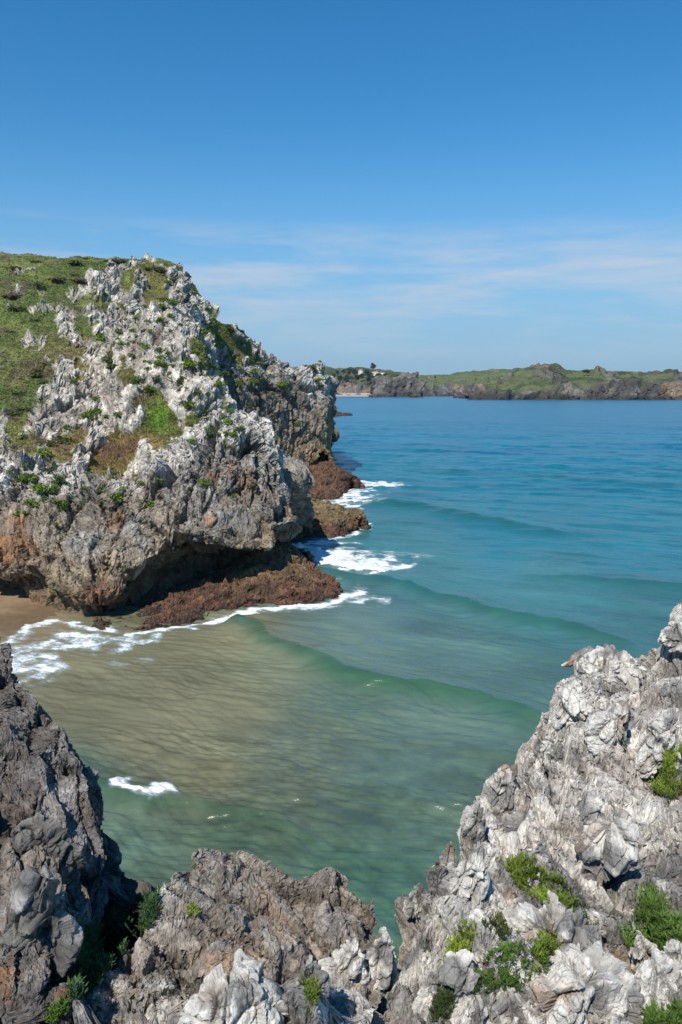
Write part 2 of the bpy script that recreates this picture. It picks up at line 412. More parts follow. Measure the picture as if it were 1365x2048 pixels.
def fn_B(Pt, nn, shp):
    px, py = proj(Pt)
    bias = blobs(px, py, [(15, 530, 30, 8, .14), (205, 575, 60, 30, .27), (120, 625, 60, 22, .17), (190, 645, 70, 30, .2),
                          (80, 830, 60, 45, .24), (160, 800, 60, 60, .24), (230, 800, 80, 90, .3), (40, 930, 70, 50, .22), (140, 940, 60, 40, .2), (300, 560, 60, 50, .2), (215, 650, 60, 60, .15)])
    n = fbm(np.stack([Pt[:, 0] * .55 + Pt[:, 2] * .2, Pt[:, 1] * .2, Pt[:, 2] * .35], 1) * 1.4, 4, 60)
    dry = lambda px, py, Pt: blobs(px, py, [(200, 900, 130, 60, .75), (120, 700, 110, 40, .25), (170, 760, 60, 60, .3), (270, 880, 60, 40, .4)]) * (.5 + fbm(Pt * .8, 3, 3))
    return hill_common(Pt, nn, n * .8 + bias - .06, 60, dry)
patch('hillside', rows, lambda p: max(.09, np.hypot(p[1], 1) * .0021), fn_B, M_cliff, fine=([(.7, .09), (.35, .05)], AX_C, PL_C, (2.2, 1.2, .8), 1211, 1.3, .6),
      label='grassy hillside dotted with white limestone above the cliff', category='hillside')

# middle crag with its peak
D_px = [ 60, 110, 150, 185, 215, 245, 275, 305, 335, 362, 385, 405, 425, 450, 480]
D_cr = [960, 900, 850, 790, 725, 670, 632, 614, 612, 640, 668, 695, 740, 800, 860]
rows = [[] for _ in range(8)]
for px, cr in zip(D_px, D_cr):
    e_ = abs(px - 310) / 170
    base = max(cr + 40, 985)
    Yc = 67 + 3 * min(e_, 1.2)
    rows[0].append(P(px * .9 + 35, base + 60, 50)); rows[1].append(P(px * .94 + 22, cr + (base - cr) * .8, 54.0))
    rows[2].append(P(px * .96 + 14, cr + (base - cr) * .55, 57.5)); rows[3].append(P(px, cr + (base - cr) * .32, 61))
    rows[4].append(P(px, cr + (base - cr) * .12, 64.5)); t = P(px, cr, Yc); rows[5].append(t)
    rows[6].append([t[0] * 1.04, t[1] + 5, t[2] - 1.6]); rows[7].append([t[0] * 1.2, t[1] + 18, t[2] - 9])
def fn_D(Pt, nn, shp):
    px, py = proj(Pt)
    n = fbm(np.stack([Pt[:, 0] * .5, Pt[:, 1] * .2, Pt[:, 2] * .35], 1) * 1.5, 4, 160)
    bias = .25 - blobs(px, py, [(318, 835, 22, 40, .5), (300, 880, 50, 30, .3), (230, 905, 60, 30, .35), (250, 740, 20, 20, .2), (405, 720, 20, 40, .15)])
    gr = lambda px, py, Pt: blobs(px, py, [(230, 905, 90, 40, .9), (300, 885, 30, 14, .8), (180, 820, 40, 60, .5), (270, 780, 60, 40, .35)])
    V, c, ex = hill_common(Pt, nn, n * .75 + bias, 160, gr, 1.0)
    c = mix(c, (.09, .19, .02), ex['grass'] * blobs(px, py, [(320, 835, 20, 36, .9)]).clip(0, 1))
    c = mix(c, (.22, .16, .11), blobs(px, py, [(385, 755, 14, 24, .8)]).clip(0, 1))
    return V, c, ex
patch('cliff', rows, lambda p: .10, fn_D, M_cliff, fine=([(1.0, .10), (.42, .04), (.2, .015)], AX_C, PL_C, (2.4, 1.2, .8), 1221, 1.3, .45), label='pointed white limestone crag rising from the grass in mid headland', category='cliff')

# back ridge and the tall headland wall
C_px = [ 130, 200, 250, 280, 320, 360, 388, 412, 445, 480, 520, 560, 590, 620, 643, 654]
C_cr = [ 566, 538, 522, 514, 536, 541, 572, 610, 634, 656, 690, 716, 731, 730, 724, 744]
C_Y  = [  90,  90,  90,  90,  90,  90,  91,  93,  96,  99, 103, 107, 110, 113, 115, 116]
C_bp = [ 960, 900, 840, 840, 860, 900, 950, 980, 980, 975, 965, 958, 952, 946, 940, 934]
C_bY = [  74,  74,  74,  75,  76,  77,  79,  82,  86,  90,  95,  99, 102, 105, 107, 109]
rows = [[] for _ in range(9)]
for px, cr, Y, bp, bY in zip(C_px, C_cr, C_Y, C_bp, C_bY):
    b0 = P(px, bp, bY); t = P(px, cr, Y)
    wall = float(sst(380, 560, px))
    rows[0].append([b0[0], b0[1] + 1, min(b0[2], 0) - 2.0 if px > 500 else b0[2] - 3])
    rows[1].append(b0)
    f = lambda k, q: P(px, bp + (cr - bp) * k, bY + (Y - bY) * q)
    rows[2].append(f(.25, mix_ := (.25 * (1 - wall) + .10 * wall)))
    rows[3].append(f(.5, .5 * (1 - wall) + .25 * wall)); rows[4].append(f(.74, .72 * (1 - wall) + .5 * wall))
    rows[5].append(f(.92, .9 * (1 - wall) + .84 * wall)); rows[6].append(t)
    rows[7].append([t[0] * 1.03, t[1] + 5, t[2] - 1.2]); rows[8].append([t[0] * 1.1, t[1] + 40, t[2] - 12])
for r in rows:
    e0 = np.array(r[-1], float)
    r.append(e0 + np.array([.6, 3.5, -.6])); r.append(e0 + np.array([-.5, 10., -2.2])); r.append(e0 + np.array([-9., 22., -5.]))
def fn_C(Pt, nn, shp):
    px, py = proj(Pt)
    # height above the local wall foot decides pale weathered top / smooth brown wall
    line = np.interp(px, [380, 440, 480, 520, 560, 590, 625, 650, 670], [590, 715, 735, 752, 748, 758, 790, 790, 790])
    wall = sst(-25, 30, py - line + (fbm(Pt * .2, 3, 260) - .5) * 60) * sst(400, 470, px)
    h, tone, j = rock(Pt, [(4.5, .9), (1.9, .5), (.8, .22), (.4, .09)], (.28, .1, 1), (.9, -.5, .1), (2.8, 1.4, .8), 260, .5)
    hw, tw, jw = rock(Pt, [(6.0, 1.1), (2.2, .45), (.9, .12)], (.30, .1, 1), (.9, -.4, .1), (3.2, 1.3, .6), 290, .5)
    n = fbm(np.stack([Pt[:, 0] * .5, Pt[:, 1] * .2, Pt[:, 2] * .35], 1) * 1.3, 4, 262)
    bias = .11 + .35 * wall - blobs(px, py, [(240, 520, 60, 14, .12), (320, 535, 26, 20, .22), (440, 640, 30, 26, .16), (325, 580, 25, 60, .2), (380, 680, 40, 30, .2), (480, 660, 40, 22, .12), (430, 740, 22, 18, .25)]) \
        + blobs(px, py, [(280, 535, 22, 30, .2), (360, 590, 30, 60, .24), (630, 760, 40, 50, .3), (400, 620, 20, 40, .15)])
    m = sst(.46, .56, n * .8 + bias + .05)
    gh = (fbm(Pt * .3, 3, 263) - .5) * 1.0
    hh = gh * (1 - wall) + m * (1 - wall) * (h + .45) + wall * (hw * .6)
    hh = hh - .7 * (1 - wall); V = Pt + nn * (hh * .8)[:, None]; V[:, 2] += hh * .25 * (1 - wall)
    cr_ = limestone(Pt, h, tone, j, .9, 266, .62, .14, .6, .06)
    streak = fbm(np.stack([Pt[:, 0] * 1.1 - Pt[:, 2] * .32, Pt[:, 1] * .5, Pt[:, 2] * .10], 1), 4, 270)
    cw = mix((.175, .155, .13), (.30, .265, .215), sst(.38, .62, streak)); cw = mix(cw, (.08, .07, .06), sst(.55, .68, fbm(np.stack([Pt[:, 0] * 1.6 - Pt[:, 2] * .4, Pt[:, 1], Pt[:, 2] * .16], 1), 3, 275)) * .7)
    lowt = sst(9.5, 5.0, Pt[:, 2] + (streak - .5) * 8) * sst(540, 600, px); cw = mix(cw, (.40, .30, .19), lowt * .85)
    cw = mix(cw, (.10, .08, .06), jw * .5)
    c = mix(cr_ * .92, cw * np.array([1.05, 1.0, .92]), wall)
    g = (1 - sst(.35, .6, m)) * (1 - wall)
    c = mix(c, grass_col(Pt, 280, np.clip(fbm(Pt * .6, 3, 281) - .35, 0, 1) * 1.2), g)
    return V, c, dict(h=h, grass=g)
patch('headland', rows, lambda p: .14, fn_C, M_cliff, fine=([(1.5, .14), (.6, .08), (.3, .04)], (.28, .1, 1), (.9, -.5, .1), (3.0, 1.2, .8), 1231, .9, .5), label='back ridge ending in a tall brown streaked cliff wall over the sea', category='headland')

# ================================================================== tidal rocks at the foot of the cliff
def shelf(label, cols, dback, seed, amp, green=.4, step=.075, name='tidal_rock', stuff=None):
    rows = [[] for _ in range(6)]
    for px, fpy, tpy, tY in cols:
        f0 = PW(px, fpy, 0.0); t = P(px, tpy, tY)
        rows[0].append(f0 + np.array([0, -.9, -1.1])); rows[1].append(f0 + np.array([0, .1, .0]))
        m_ = f0 * .45 + t * .55; m_[2] = t[2] * .72; rows[2].append(m_); rows[3].append(t)
        rows[4].append(t + np.array([0, dback, -t[2] * .2])); rows[5].append(t + np.array([0, dback * 2.5, -t[2] - 1.5]))
    a = [np.array(r) for r in rows]
    for i in range(6):                           # round off both ends under the water
        L0, L1 = a[i][0], a[i][-1]
        a[i] = np.vstack([[L0 + np.array([-.8, .8, -1.6])], a[i], [L1 + np.array([.5, .8, -min(L1[2], 3) - .9])]])
    def fn(Pt, nn, shp):
        h, tone, j = rock(Pt, [(2.4 * amp, .30 * amp), (.9, .13), (.35, .07), (.16, .04)], (.7, .3, .2), (0, 1, .3), (2.0, 1.2, .9), seed, .6)
        h = h + (fbm(Pt * 2.5, 4, seed) - .5) * .28
        V = Pt + nn * h[:, None]
        c = mix((.165, .078, .042), (.09, .045, .028), sst(.4, .62, fbm(Pt * 1.3, 4, seed + 1)))
        gz = sst(.25, 1.5, V[:, 2] + (fbm(Pt * .7, 3, seed + 2) - .5) * 1.6) * green
        c = mix(c, mix((.20, .15, .055), (.27, .20, .11), sst(.4, .6, fbm(Pt * 2.2, 3, seed + 3))), gz)
        c = mix(c, (.035, .026, .022), sst(.25, -.05, V[:, 2] + (fbm(Pt * 1.5, 2, seed + 9) - .5) * .3) * .8)
        c = c * (.55 + .9 * fbm(Pt * 7, 3, seed + 4))[:, None]
        return V, c, dict(h=h)
    return patch(name, a, lambda p: step, fn, M_tidal, kind=None, fine=([(.45, .06), (.2, .035)], (.7, .3, .2), (0, 1, .3), (1.5, 1.2, .9), seed + 7, 3.5, .5) if step < .3 else None, label=label, category='rock')
shelf('long brown weedy rock shelf under the overhang of the front cliff',
      [(190, 1256, 1246, 41.4), (235, 1262, 1240, 41.6), (275, 1262, 1226, 42.4), (310, 1259, 1204, 43.4), (350, 1252, 1186, 44.8), (400, 1243, 1166, 46.4), (450, 1228, 1142, 47.9),
       (500, 1216, 1112, 49.6), (545, 1210, 1094, 50.2), (575, 1212, 1102, 50.2), (600, 1212, 1120, 49.8), (630, 1212, 1146, 48.8), (655, 1207, 1168, 47.6), (676, 1196, 1186, 46.4)], 2.5, 401, .6, .5)
shelf('low dark red rock behind the tip of the long shelf, lapped by foam',
      [(545, 1118, 1096, 56.5), (575, 1124, 1100, 56.5), (600, 1126, 1106, 56), (618, 1122, 1114, 55)], 1.5, 431, .6, 0)
shelf('ochre and brown tidal rock jutting out just behind the front cliff',
      [(540, 1076, 985, 72), (575, 1074, 990, 72), (600, 1074, 1000, 71.5), (625, 1078, 1004, 71), (650, 1080, 1003, 71), (675, 1078, 1012, 70.5), (698, 1070, 1024, 70), (716, 1060, 1030, 69.5), (727, 1050, 1036, 69)], 3, 461, 1.2, .8, .1)
shelf('red brown tidal rock sloping from the foot of the tall back wall',
      [(560, 1008, 942, 98), (600, 1006, 944, 98), (630, 1006, 940, 98), (655, 1003, 930, 99), (680, 998, 940, 98.5), (697, 985, 950, 98), (711, 972, 960, 98)], 4, 491, 1.4, .05, .14)
shelf('thin rust coloured rock spit lying low beyond the headland tip',
      [(640, 834, 824, 400), (665, 834, 823, 400), (685, 832, 826, 405), (703, 831, 828.5, 408)], 10, 515, 1.2, 0, .5)
shelf('small submerged dark reef breaking the surface off the red brown rock',
      [(705, 965, 962.5, 110), (716, 966, 963, 110), (726, 966, 964, 110)], 1, 519, .5, 0, .12)
# pale yellow stone at the foot of the wall
shelf('pale yellow stone buttress standing on the red rock below the tall wall',
      [(628, 952, 918, 104), (640, 950, 902, 105), (650, 948, 900, 105), (660, 944, 916, 105), (666, 942, 930, 105)], 3, 533, .9, 1.0, .12)

# wet sand of the cove
xs = np.linspace(-60, -9, 160); ys = np.linspace(38.5, 54, 90)
X, Yg = np.meshgrid(xs, ys)
sh = np.array([PW(-260, 1300), PW(-60, 1285), PW(20, 1262), PW(80, 1240), PW(125, 1226), PW(180, 1212)])
def shoreY(x): return np.interp(x, sh[:, 0], sh[:, 1])
Z = (Yg - shoreY(X)) * .07 + (fbm(np.stack([X.ravel() * .5, Yg.ravel() * .5, X.ravel() * 0], 1), 3, 5).reshape(X.shape) - .5) * .05
V = np.stack([X, Yg, Z], -1).reshape(-1, 3)
c = mix((.30, .21, .125), (.17, .12, .07), sst(.5, .15, V[:, 2] + (fbm(V * .8, 3, 9) - .5) * .5))
me = mesh_np('beach', V, gquads(*X.shape), M_sand, c, True)
obj('beach', me, kind='structure', label='small patch of wet brown sand at the left under the cliff', category='beach')

# ================================================================== sea
pys = np.concatenate([[8000, 5000, 3600, 3000, 2600, 2350, 2200, 2100, 2030], np.arange(1980, 1010, -1.3), np.arange(1010, 860, -1.0), np.arange(860, 800, -.75), np.arange(800, 786, -.5), [785.6, 785.2, 784.8, 784.4, 784.0]])
pxs = np.concatenate([np.linspace(-6000, -300, 24)[:-1], np.arange(-300, 1560, 2.2), np.linspace(1560, 7500, 24)[1:]])
rowY = np.array([PW(CX, p)[1] for p in pys]); 
tt = np.array([np.hypot(PW(CX, p)[1] , 0) * CP + CAMZ * SP for p in pys])
Xs = (pxs[None, :] - CX) / FPX * tt[:, None]; Ys = np.repeat(rowY[:, None], len(pxs), 1)
W = np.stack([Xs, Ys, np.zeros_like(Xs)], -1).reshape(-1, 3)
PX = np.repeat(pxs[None, :], len(pys), 0).ravel(); PY = np.repeat(pys[:, None], len(pxs), 1).ravel()
def polyd(W, pts):
    """signed distance to a polyline on the water (positive on the near side) and position along it 0..1"""
    best = np.full(len(W), 1e9); sg = np.zeros(len(W)); tpar = np.zeros(len(W)); n = len(pts) - 1
    for i in range(n):
        a, b = pts[i][:2], pts[i + 1][:2]; d = b - a; l2 = d @ d
        t = ((W[:, 0] - a[0]) * d[0] + (W[:, 1] - a[1]) * d[1]) / l2
        tc_ = np.clip(t, 0, 1); ex = W[:, 0] - a[0] - tc_ * d[0]; ey = W[:, 1] - a[1] - tc_ * d[1]
        D = np.hypot(ex, ey); s = -np.sign(d[0] * ey - d[1] * ex); s[s == 0] = 1
        m = D < best; best[m] = D[m]; sg[m] = s[m]; tpar[m] = (i + tc_[m]) / n
    return best * sg, tpar
def line(*pp): return [PW(x, y) for x, y in pp]
def smooth_line(pp, k=8):
    c = np.array([[x, y, 0] for x, y in pp], float)[:, None, :]
    g = crs(c, [k] * (len(pp) - 1))[:, 0, :]; return [PW(x, y) for x, y, _ in g]
WAVES = [  # crest polyline (pixels of the still-water foot), height, near width, far width, fade in, fade out
    (smooth_line([(470, 1238), (520, 1262), (575, 1300), (640, 1334), (740, 1364), (850, 1385), (960, 1412), (1090, 1452), (1250, 1500)]), .54, .9, 2.0, .04, .2),
    (smooth_line([(600, 1140), (700, 1158), (790, 1168), (850, 1188), (950, 1218), (1100, 1254), (1250, 1292), (1400, 1330)]), .52, 1.15, 3.0, .05, .3),
    (smooth_line([(60, 1470), (130, 1522), (200, 1562), (280, 1600), (340, 1606), (450, 1622), (580, 1655), (720, 1695), (860, 1740)]), .32, .7, 1.7, .15, .45),
    (smooth_line([(690, 1000), (780, 1008), (880, 1024), (1000, 1046), (1150, 1075), (1300, 1098)]), .6, 2.0, 5.0, .2, .45),
    (smooth_line([(980, 1150), (1120, 1158), (1250, 1168), (1400, 1185), (1500, 1200)]), .35, 1.3, 3.6, .3, .2),
    (smooth_line([(760, 935), (900, 944), (1100, 955), (1365, 975), (1500, 985)]), .38, 3.0, 7.0, .3, .2),
    (smooth_line([(900, 1480), (980, 1500), (1100, 1530), (1200, 1560)]), .12, .5, 1.6, .3, .2)]
zw = np.zeros(len(W)); face = np.zeros(len(W))
wob = (fbm(W * np.array([.35, .35, 1]), 3, 801) - .5)
for pts, A, wn, wf, fi, fo in WAVES:
    s, t = polyd(W, pts); s = s + wob * 1.6
    env = sst(0, fi, t) * sst(0, fo, 1 - t) * (.8 + .4 * fbm(W * .3, 2, 900))
    prof = np.where(s > 0, np.exp(-(s / wn) ** 2), .45 * np.exp(-(s / wf) ** 2) + .55 * np.exp(-np.abs(s) / wf * 1.6))
    near = np.where(np.abs(s) < 12 * max(1, A), 1, 0)
    zw += A * prof * env * near
    face = np.maximum(face, env * near * sst(-.12, .12, s) * np.exp(-(np.maximum(s - wn * .3, 0) / (wn * .7)) ** 2) * min(1, A * 1.5))
dist = np.hypot(W[:, 0], W[:, 1])
def ridged(p, seed, o=3):
    r = 0; a = 1; t = 0
    for k in range(o):
        r = r + a * (1 - np.abs(2 * vnoise(p, seed + k) - 1)); t += a; a *= .5; p = p * 2.1 + 3
    return r / t
th = R(-24); ca, sa = math.cos(th), math.sin(th)  # chop crests run across the picture, dipping right
U = W[:, 0] * ca + W[:, 1] * sa; Vv = -W[:, 0] * sa + W[:, 1] * ca
S = lambda fu, fv: np.stack([U * fu, Vv * fv, np.zeros_like(U)], 1)
zw += (ridged(S(.26, .7), 811) - .6) * .07 * sst(14, 30, dist) * sst(900, 200, dist)
zw += (ridged(S(.9, 2.0), 812) - .6) * .022 * sst(160, 60, dist) * sst(-30, -10, W[:, 0] + 12)
zw += (fbm(S(.05, .22), 3, 813) - .5) * .5 * sst(60, 140, dist)
# wind ripples: short crested trains of real waves, each dropped where the sheet is too coarse to carry it
dYr = np.abs(np.gradient(rowY)); dYr = np.repeat(dYr[:, None], len(pxs), 1).ravel()
rr = np.random.default_rng(12); wpx = (fbm(W * .45, 2, 821) - .5) * 2.2; wpy = (fbm(W * .45 + 9, 2, 823) - .5) * 2.2
grp = [fbm(S(.25, .35) + 13 * q, 2, 825 + q) for q in range(3)]
rz = np.zeros(len(W))
for q in range(28):
    lam = .22 * (1.17 ** q) * (.9 + .2 * rr.random()); an = R(-24) + rr.normal() * (.34 if lam < 3 else .28); k_ = 2 * math.pi / lam
    kx, ky = -math.sin(an) * k_, math.cos(an) * k_
    slope = .10 if lam < .75 else (.03 if lam < 2.5 else .034)
    ph = kx * (W[:, 0] + wpx * min(lam, 1.5) * .8) + ky * (W[:, 1] + wpy * min(lam, 1.5) * .8) + rr.random() * 6.28
    lim = sst(2.4, 4.5, lam / dYr) * (1 if lam < 6 else sst(60, 130, dist))
    rz += slope / k_ * np.sin(ph) * lim * sst(.30, .6, grp[q % 3]) * 1.5
shal = sst(-4, -16, W[:, 0]) * sst(48, 36, W[:, 1])
zw += rz * (1 - .35 * shal) * (1 - .6 * face) * .92
def idw(px, py, pts, pw=3.0):
    num = 0; den = 0
    for x, y, c in pts:
        d = ((px - x) / 1.35) ** 2 + (py - y) ** 2 + 600
        wt = d ** (-pw / 2); num = num + wt[:, None] * np.array(c)[None]; den = den + wt
    return num / den[:, None]
sandc = (.155, .147, .085); olive = (.115, .125, .065); grn = (.075, .12, .085); teal = (.045, .15, .15); blue = (.010, .15, .195); deep = (.003, .13, .215); far = (.003, .115, .205)
ANCH = [(60, 1270, (.20, .155, .095)), (200, 1290, sandc), (150, 1400, sandc), (330, 1290, sandc), (330, 1400, sandc), (480, 1280, sandc), (480, 1400, (.135, .13, .075)), (250, 1470, sandc), (400, 1540, (.15, .145, .08)),
        (560, 1340, (.12, .135, .085)), (620, 1450, (.095, .12, .085)), (600, 1560, (.085, .105, .07)), (250, 1700, grn), (300, 1800, (.055, .085, .055)), (450, 1680, (.055, .088, .055)), (150, 1560, grn),
        (700, 1400, grn), (850, 1480, (.085, .13, .1)), (780, 1600, grn), (700, 1750, (.05, .105, .07)), (800, 1800, (.05, .11, .075)), (950, 1550, grn),
        (700, 1260, (.10, .15, .12)), (900, 1330, (.07, .125, .11)), (1050, 1380, (.06, .115, .1)), (850, 1130, teal), (1100, 1200, teal), (1300, 1230, (.04, .12, .12)), (760, 1050, (.04, .15, .16)),
        (1000, 1060, (.02, .15, .19)), (1300, 1100, (.018, .145, .185)), (800, 960, blue), (1050, 960, blue), (1300, 960, blue), (750, 870, (.004, .145, .215)), (1000, 880, (.004, .14, .215)), (1300, 870, (.004, .13, .21)),
        (700, 820, (.006, .15, .24)), (1000, 830, (.004, .13, .215)), (1300, 820, deep), (1000, 805, far), (1300, 802, far), (700, 797, (.02, .14, .24)), (1000, 790, far), (-600, 1400, sandc), (1900, 1400, teal), (1900, 900, blue), (600, 3000, grn), (-2500, 850, deep), (3500, 850, deep)]
WOB = (fbm(W * .12, 3, 830) - .5) * 90
wc = idw(PX + WOB, PY + WOB * .5 * sst(900, 1100, PY), ANCH)
st = fbm(S(.25, .45), 4, 841)
nearf = sst(1000, 1250, PY)
wc = wc * (1.0 + .16 * nearf)[:, None]; wc = wc * (1 + (st - .5)[:, None] * (.25 * nearf + .4)[:, None])
# caustic light speckle over the shallow bed, put into the colour as mottle
mot = fbm(W * 2.2, 4, 851); mot2 = ridged(np.stack([W[:, 0] * 5.6 + WOB * .02, W[:, 1] * 4.0 + WOB * .03, W[:, 2]], 1), 861, 3)
bed = sst(1400, 1560, PY) * sst(120, 300, PX + (PY - 1500) * .6)
wc = wc * (1 + ((mot - .5) * .8)[:, None] * bed[:, None])
patchy = sst(.52, .64, fbm(S(.02, .09), 3, 871)); wc = mix(wc, wc * np.array([.55, .72, .85]), patchy * sst(1100, 950, PY) * .7)
fcol = mix((.022, .085, .042), (.010, .08, .072), sst(1350, 1150, PY))
wc = mix(wc, fcol * (.8 + .6 * fbm(S(.8, 2), 3, 875))[:, None], np.clip(face * .9, 0, .75))
sub = blobs(PX, PY, [(805, 988, 40, 5, .8), (850, 990, 25, 3, .4), (730, 1018, 30, 6, .4), (740, 1175, 40, 8, .35)]); wc = mix(wc, (.02, .045, .07), sub.clip(0, .9))
WOFF = 0.0
W[:, 2] = zw
# foam
def foam_zone(pp, wn, wf, inten, fi=.08, fo=.08):
    s, t = polyd(W, smooth_line(pp, 6)); s = s + wob * .8 + FW * (wn + wf)
    f = np.where(s > 0, np.exp(-(s / wn) ** 2), np.exp(-(s / wf) ** 2)) * sst(0, fi, t) * sst(0, fo, 1 - t) * inten
    return f
fo_ = np.zeros(len(W)); FW = (fbm(W * 1.1, 4, 895) - .5) * 1.3
lace = fbm(S(1.1, 2.6), 5, 881, .62); lace2 = ridged(S(.55, 1.7), 882, 4); lace3 = fbm(W * 1.8, 4, 883, .6)
ZN = [([(560, 1085), (590, 1108), (640, 1130), (700, 1144), (740, 1149), (785, 1153)], .8, 2.4, 1.5),
      ([(585, 1086), (640, 1098), (700, 1118), (760, 1138), (800, 1146)], 3.0, 3.4, .82),
      ([(600, 1088), (680, 1090), (760, 1112), (820, 1108), (860, 1118)], 1.0, 1.5, .42),
      ([(600, 1084), (650, 1082), (700, 1070), (735, 1052), (742, 1044)], .6, .9, .85),
      ([(640, 1016), (690, 1004), (700, 985), (712, 972), (760, 966), (800, 976)], 2.8, 3.2, .88),
      ([(690, 1010), (740, 1008), (790, 998)], 1.5, 1.5, .6),
      ([(700, 968), (730, 964), (760, 966)], 1.5, 2, .8),
      ([(455, 1225), (500, 1220), (560, 1217), (620, 1214), (665, 1204), (700, 1188), (745, 1182)], .9, .8, .95),
      ([(650, 1200), (700, 1196), (740, 1200), (790, 1202)], 1.3, 1.3, .72),
      ([(560, 1216), (620, 1219), (700, 1212)], .6, .4, .6),
      ([(400, 1248), (440, 1240), (480, 1228), (520, 1222)], 1.0, .8, .98),
      ([(240, 1268), (300, 1264), (360, 1258), (420, 1246)], .6, .5, .88),
      ([(-120, 1330), (-40, 1300), (20, 1276), (70, 1250), (125, 1238), (200, 1252), (260, 1268)], .7, .35, .82),
      ([(-120, 1370), (-20, 1325), (60, 1290), (140, 1275), (240, 1278), (300, 1300)], 2.0, 1.6, .76),
      ([(-120, 1400), (0, 1345), (60, 1330), (140, 1315)], 1.7, 1.7, .76),
      ([(40, 1375), (90, 1362), (140, 1345)], .6, .6, .5), ([(220, 1322), (270, 1326), (310, 1316)], .5, .5, .5),
      ([(236, 1566), (255, 1586), (280, 1594), (310, 1588), (356, 1577)], .55, .8, 1.0),
      ([(770, 1136), (800, 1108), (815, 1112)], .5, .6, .5), ([(640, 1165), (690, 1172), (740, 1180)], .7, .9, .5)]
for z_ in ZN: fo_ = np.maximum(fo_, foam_zone(*z_))
th_ = np.where(fo_ > .9, lace * .25 + lace3 * .35 + .18, lace * .45 + lace2 * .35 + lace3 * .3 + .02)
cover = fo_ - th_ * 1.02 + .02
fm = sst(-.12, .10, cover)
wc = mix(wc, (.30, .40, .38), sst(-.28, .05, cover) * (fo_ > .12) * .5)
# lumpy crest of the breakers
W[:, 2] += sst(.0, .6, cover) * .22 * lace3 * sst(.8, 1.3, fo_)
g = (len(pys), len(pxs)); Fq = gquads(*g)[:, ::-1]
wm = bpy.data.materials.new('sea_water'); wm.use_nodes = True; nt = wm.node_tree; L = nt.links.new
b = nt.nodes['Principled BSDF']; b.inputs['Roughness'].default_value = .26; b.inputs['IOR'].default_value = 1.333; b.inputs['Specular IOR Level'].default_value = .5
at = N(nt, 'ShaderNodeAttribute', attribute_name='tint'); L(at.outputs['Color'], b.inputs['Base Color'])
tc = N(nt, 'ShaderNodeTexCoord')
def rip(scale, rot, det, stre, dst, prev=None, rough=.55):
    m_ = N(nt, 'ShaderNodeMapping', vector_type='TEXTURE', inp={'Scale': tuple(1 / k for k in scale), 'Rotation': (0, 0, rot)}); q = N(nt, 'ShaderNodeTexNoise', inp={'Scale': 1.0, 'Detail': det, 'Roughness': rough, 'Distortion': .15})
    L(tc.outputs['Object'], m_.inputs['Vector']); L(m_.outputs[0], q.inputs['Vector'])
    bb = N(nt, 'ShaderNodeBump', inp={'Strength': stre, 'Distance': dst}); L(q.outputs[0], bb.inputs['Height'])
    if prev is not None: L(prev.outputs[0], bb.inputs['Normal'])
    return bb
b1 = rip((1.9, 3.4, 1), R(-18), 3.0, 1.0, .03, None, .5); b2 = rip((6.0, 10.0, 1), R(6), 3.0, 1.0, .022, b1); b3 = rip((.16, .42, 1), R(-14), 3.0, 1.0, .28, b2)
L(b3.outputs[0], b.inputs['Normal'])
me = mesh_np('sea', W, Fq, wm, wc, True)
obj('sea', me, kind='structure', label='clear green to turquoise sea with low swell rolling into the cove', category='sea')
# foam: the faces of the surface where the water is broken, as lumpy white sheets just above it
fv = cover.copy(); keep = (fv[Fq].max(1) > -.22) & (PY[Fq].min(1) > 900) & (fo_[Fq].max(1) > .1)
Ff = Fq[keep]; used, inv = np.unique(Ff.ravel(), return_inverse=True)
Vf = W[used].copy(); lump = sst(0, .6, cover[used])
Vf[:, 2] += .006 + lump * (.10 * fbm(W[used] * 5.0, 3, 890) * sst(.7, 1.2, fo_[used]))
fc = mix((.60, .66, .66), (.86, .88, .88), sst(0, .22, cover[used]))
nt = M_foam.node_tree; L = nt.links.new; b = nt.nodes['Principled BSDF']
at = N(nt, 'ShaderNodeAttribute', attribute_name='cover'); tc = N(nt, 'ShaderNodeTexCoord')
mp_ = N(nt, 'ShaderNodeMapping', vector_type='TEXTURE', inp={'Scale': (.22, .10, .2), 'Rotation': (0, 0, R(-18))})
no = N(nt, 'ShaderNodeTexNoise', inp={'Scale': 1.0, 'Detail': 6.0, 'Roughness': .7, 'Distortion': .8})
no2 = N(nt, 'ShaderNodeTexVoronoi', inp={'Scale': 5.0}); no2.feature = 'DISTANCE_TO_EDGE'
s1 = N(nt, 'ShaderNodeMath', operation='MULTIPLY_ADD', inp={1: 1.25, 2: -.62}); s2 = N(nt, 'ShaderNodeMath', operation='ADD')
mr = N(nt, 'ShaderNodeMapRange', inp={1: -.05, 2: .19, 3: 0.0, 4: .97})
L(tc.outputs['Object'], mp_.inputs[0]); L(mp_.outputs[0], no.inputs['Vector']); L(no.outputs[0], s1.inputs[0]); L(s1.outputs[0], s2.inputs[0]); L(at.outputs['Fac'], s2.inputs[1])
L(s2.outputs[0], mr.inputs[0]); L(mr.outputs[0], b.inputs['Alpha'])
bpn = N(nt, 'ShaderNodeBump', inp={'Strength': .8, 'Distance': .06}); L(no.outputs[0], bpn.inputs['Height']); L(bpn.outputs[0], b.inputs['Normal'])
me = mesh_np('sea_foam', Vf, inv.reshape(Ff.shape), M_foam, fc, True, dict(cover=cover[used]))
obj('sea_foam', me, kind='stuff', label='white surf foam streaked over the water by the rocks', category='foam')

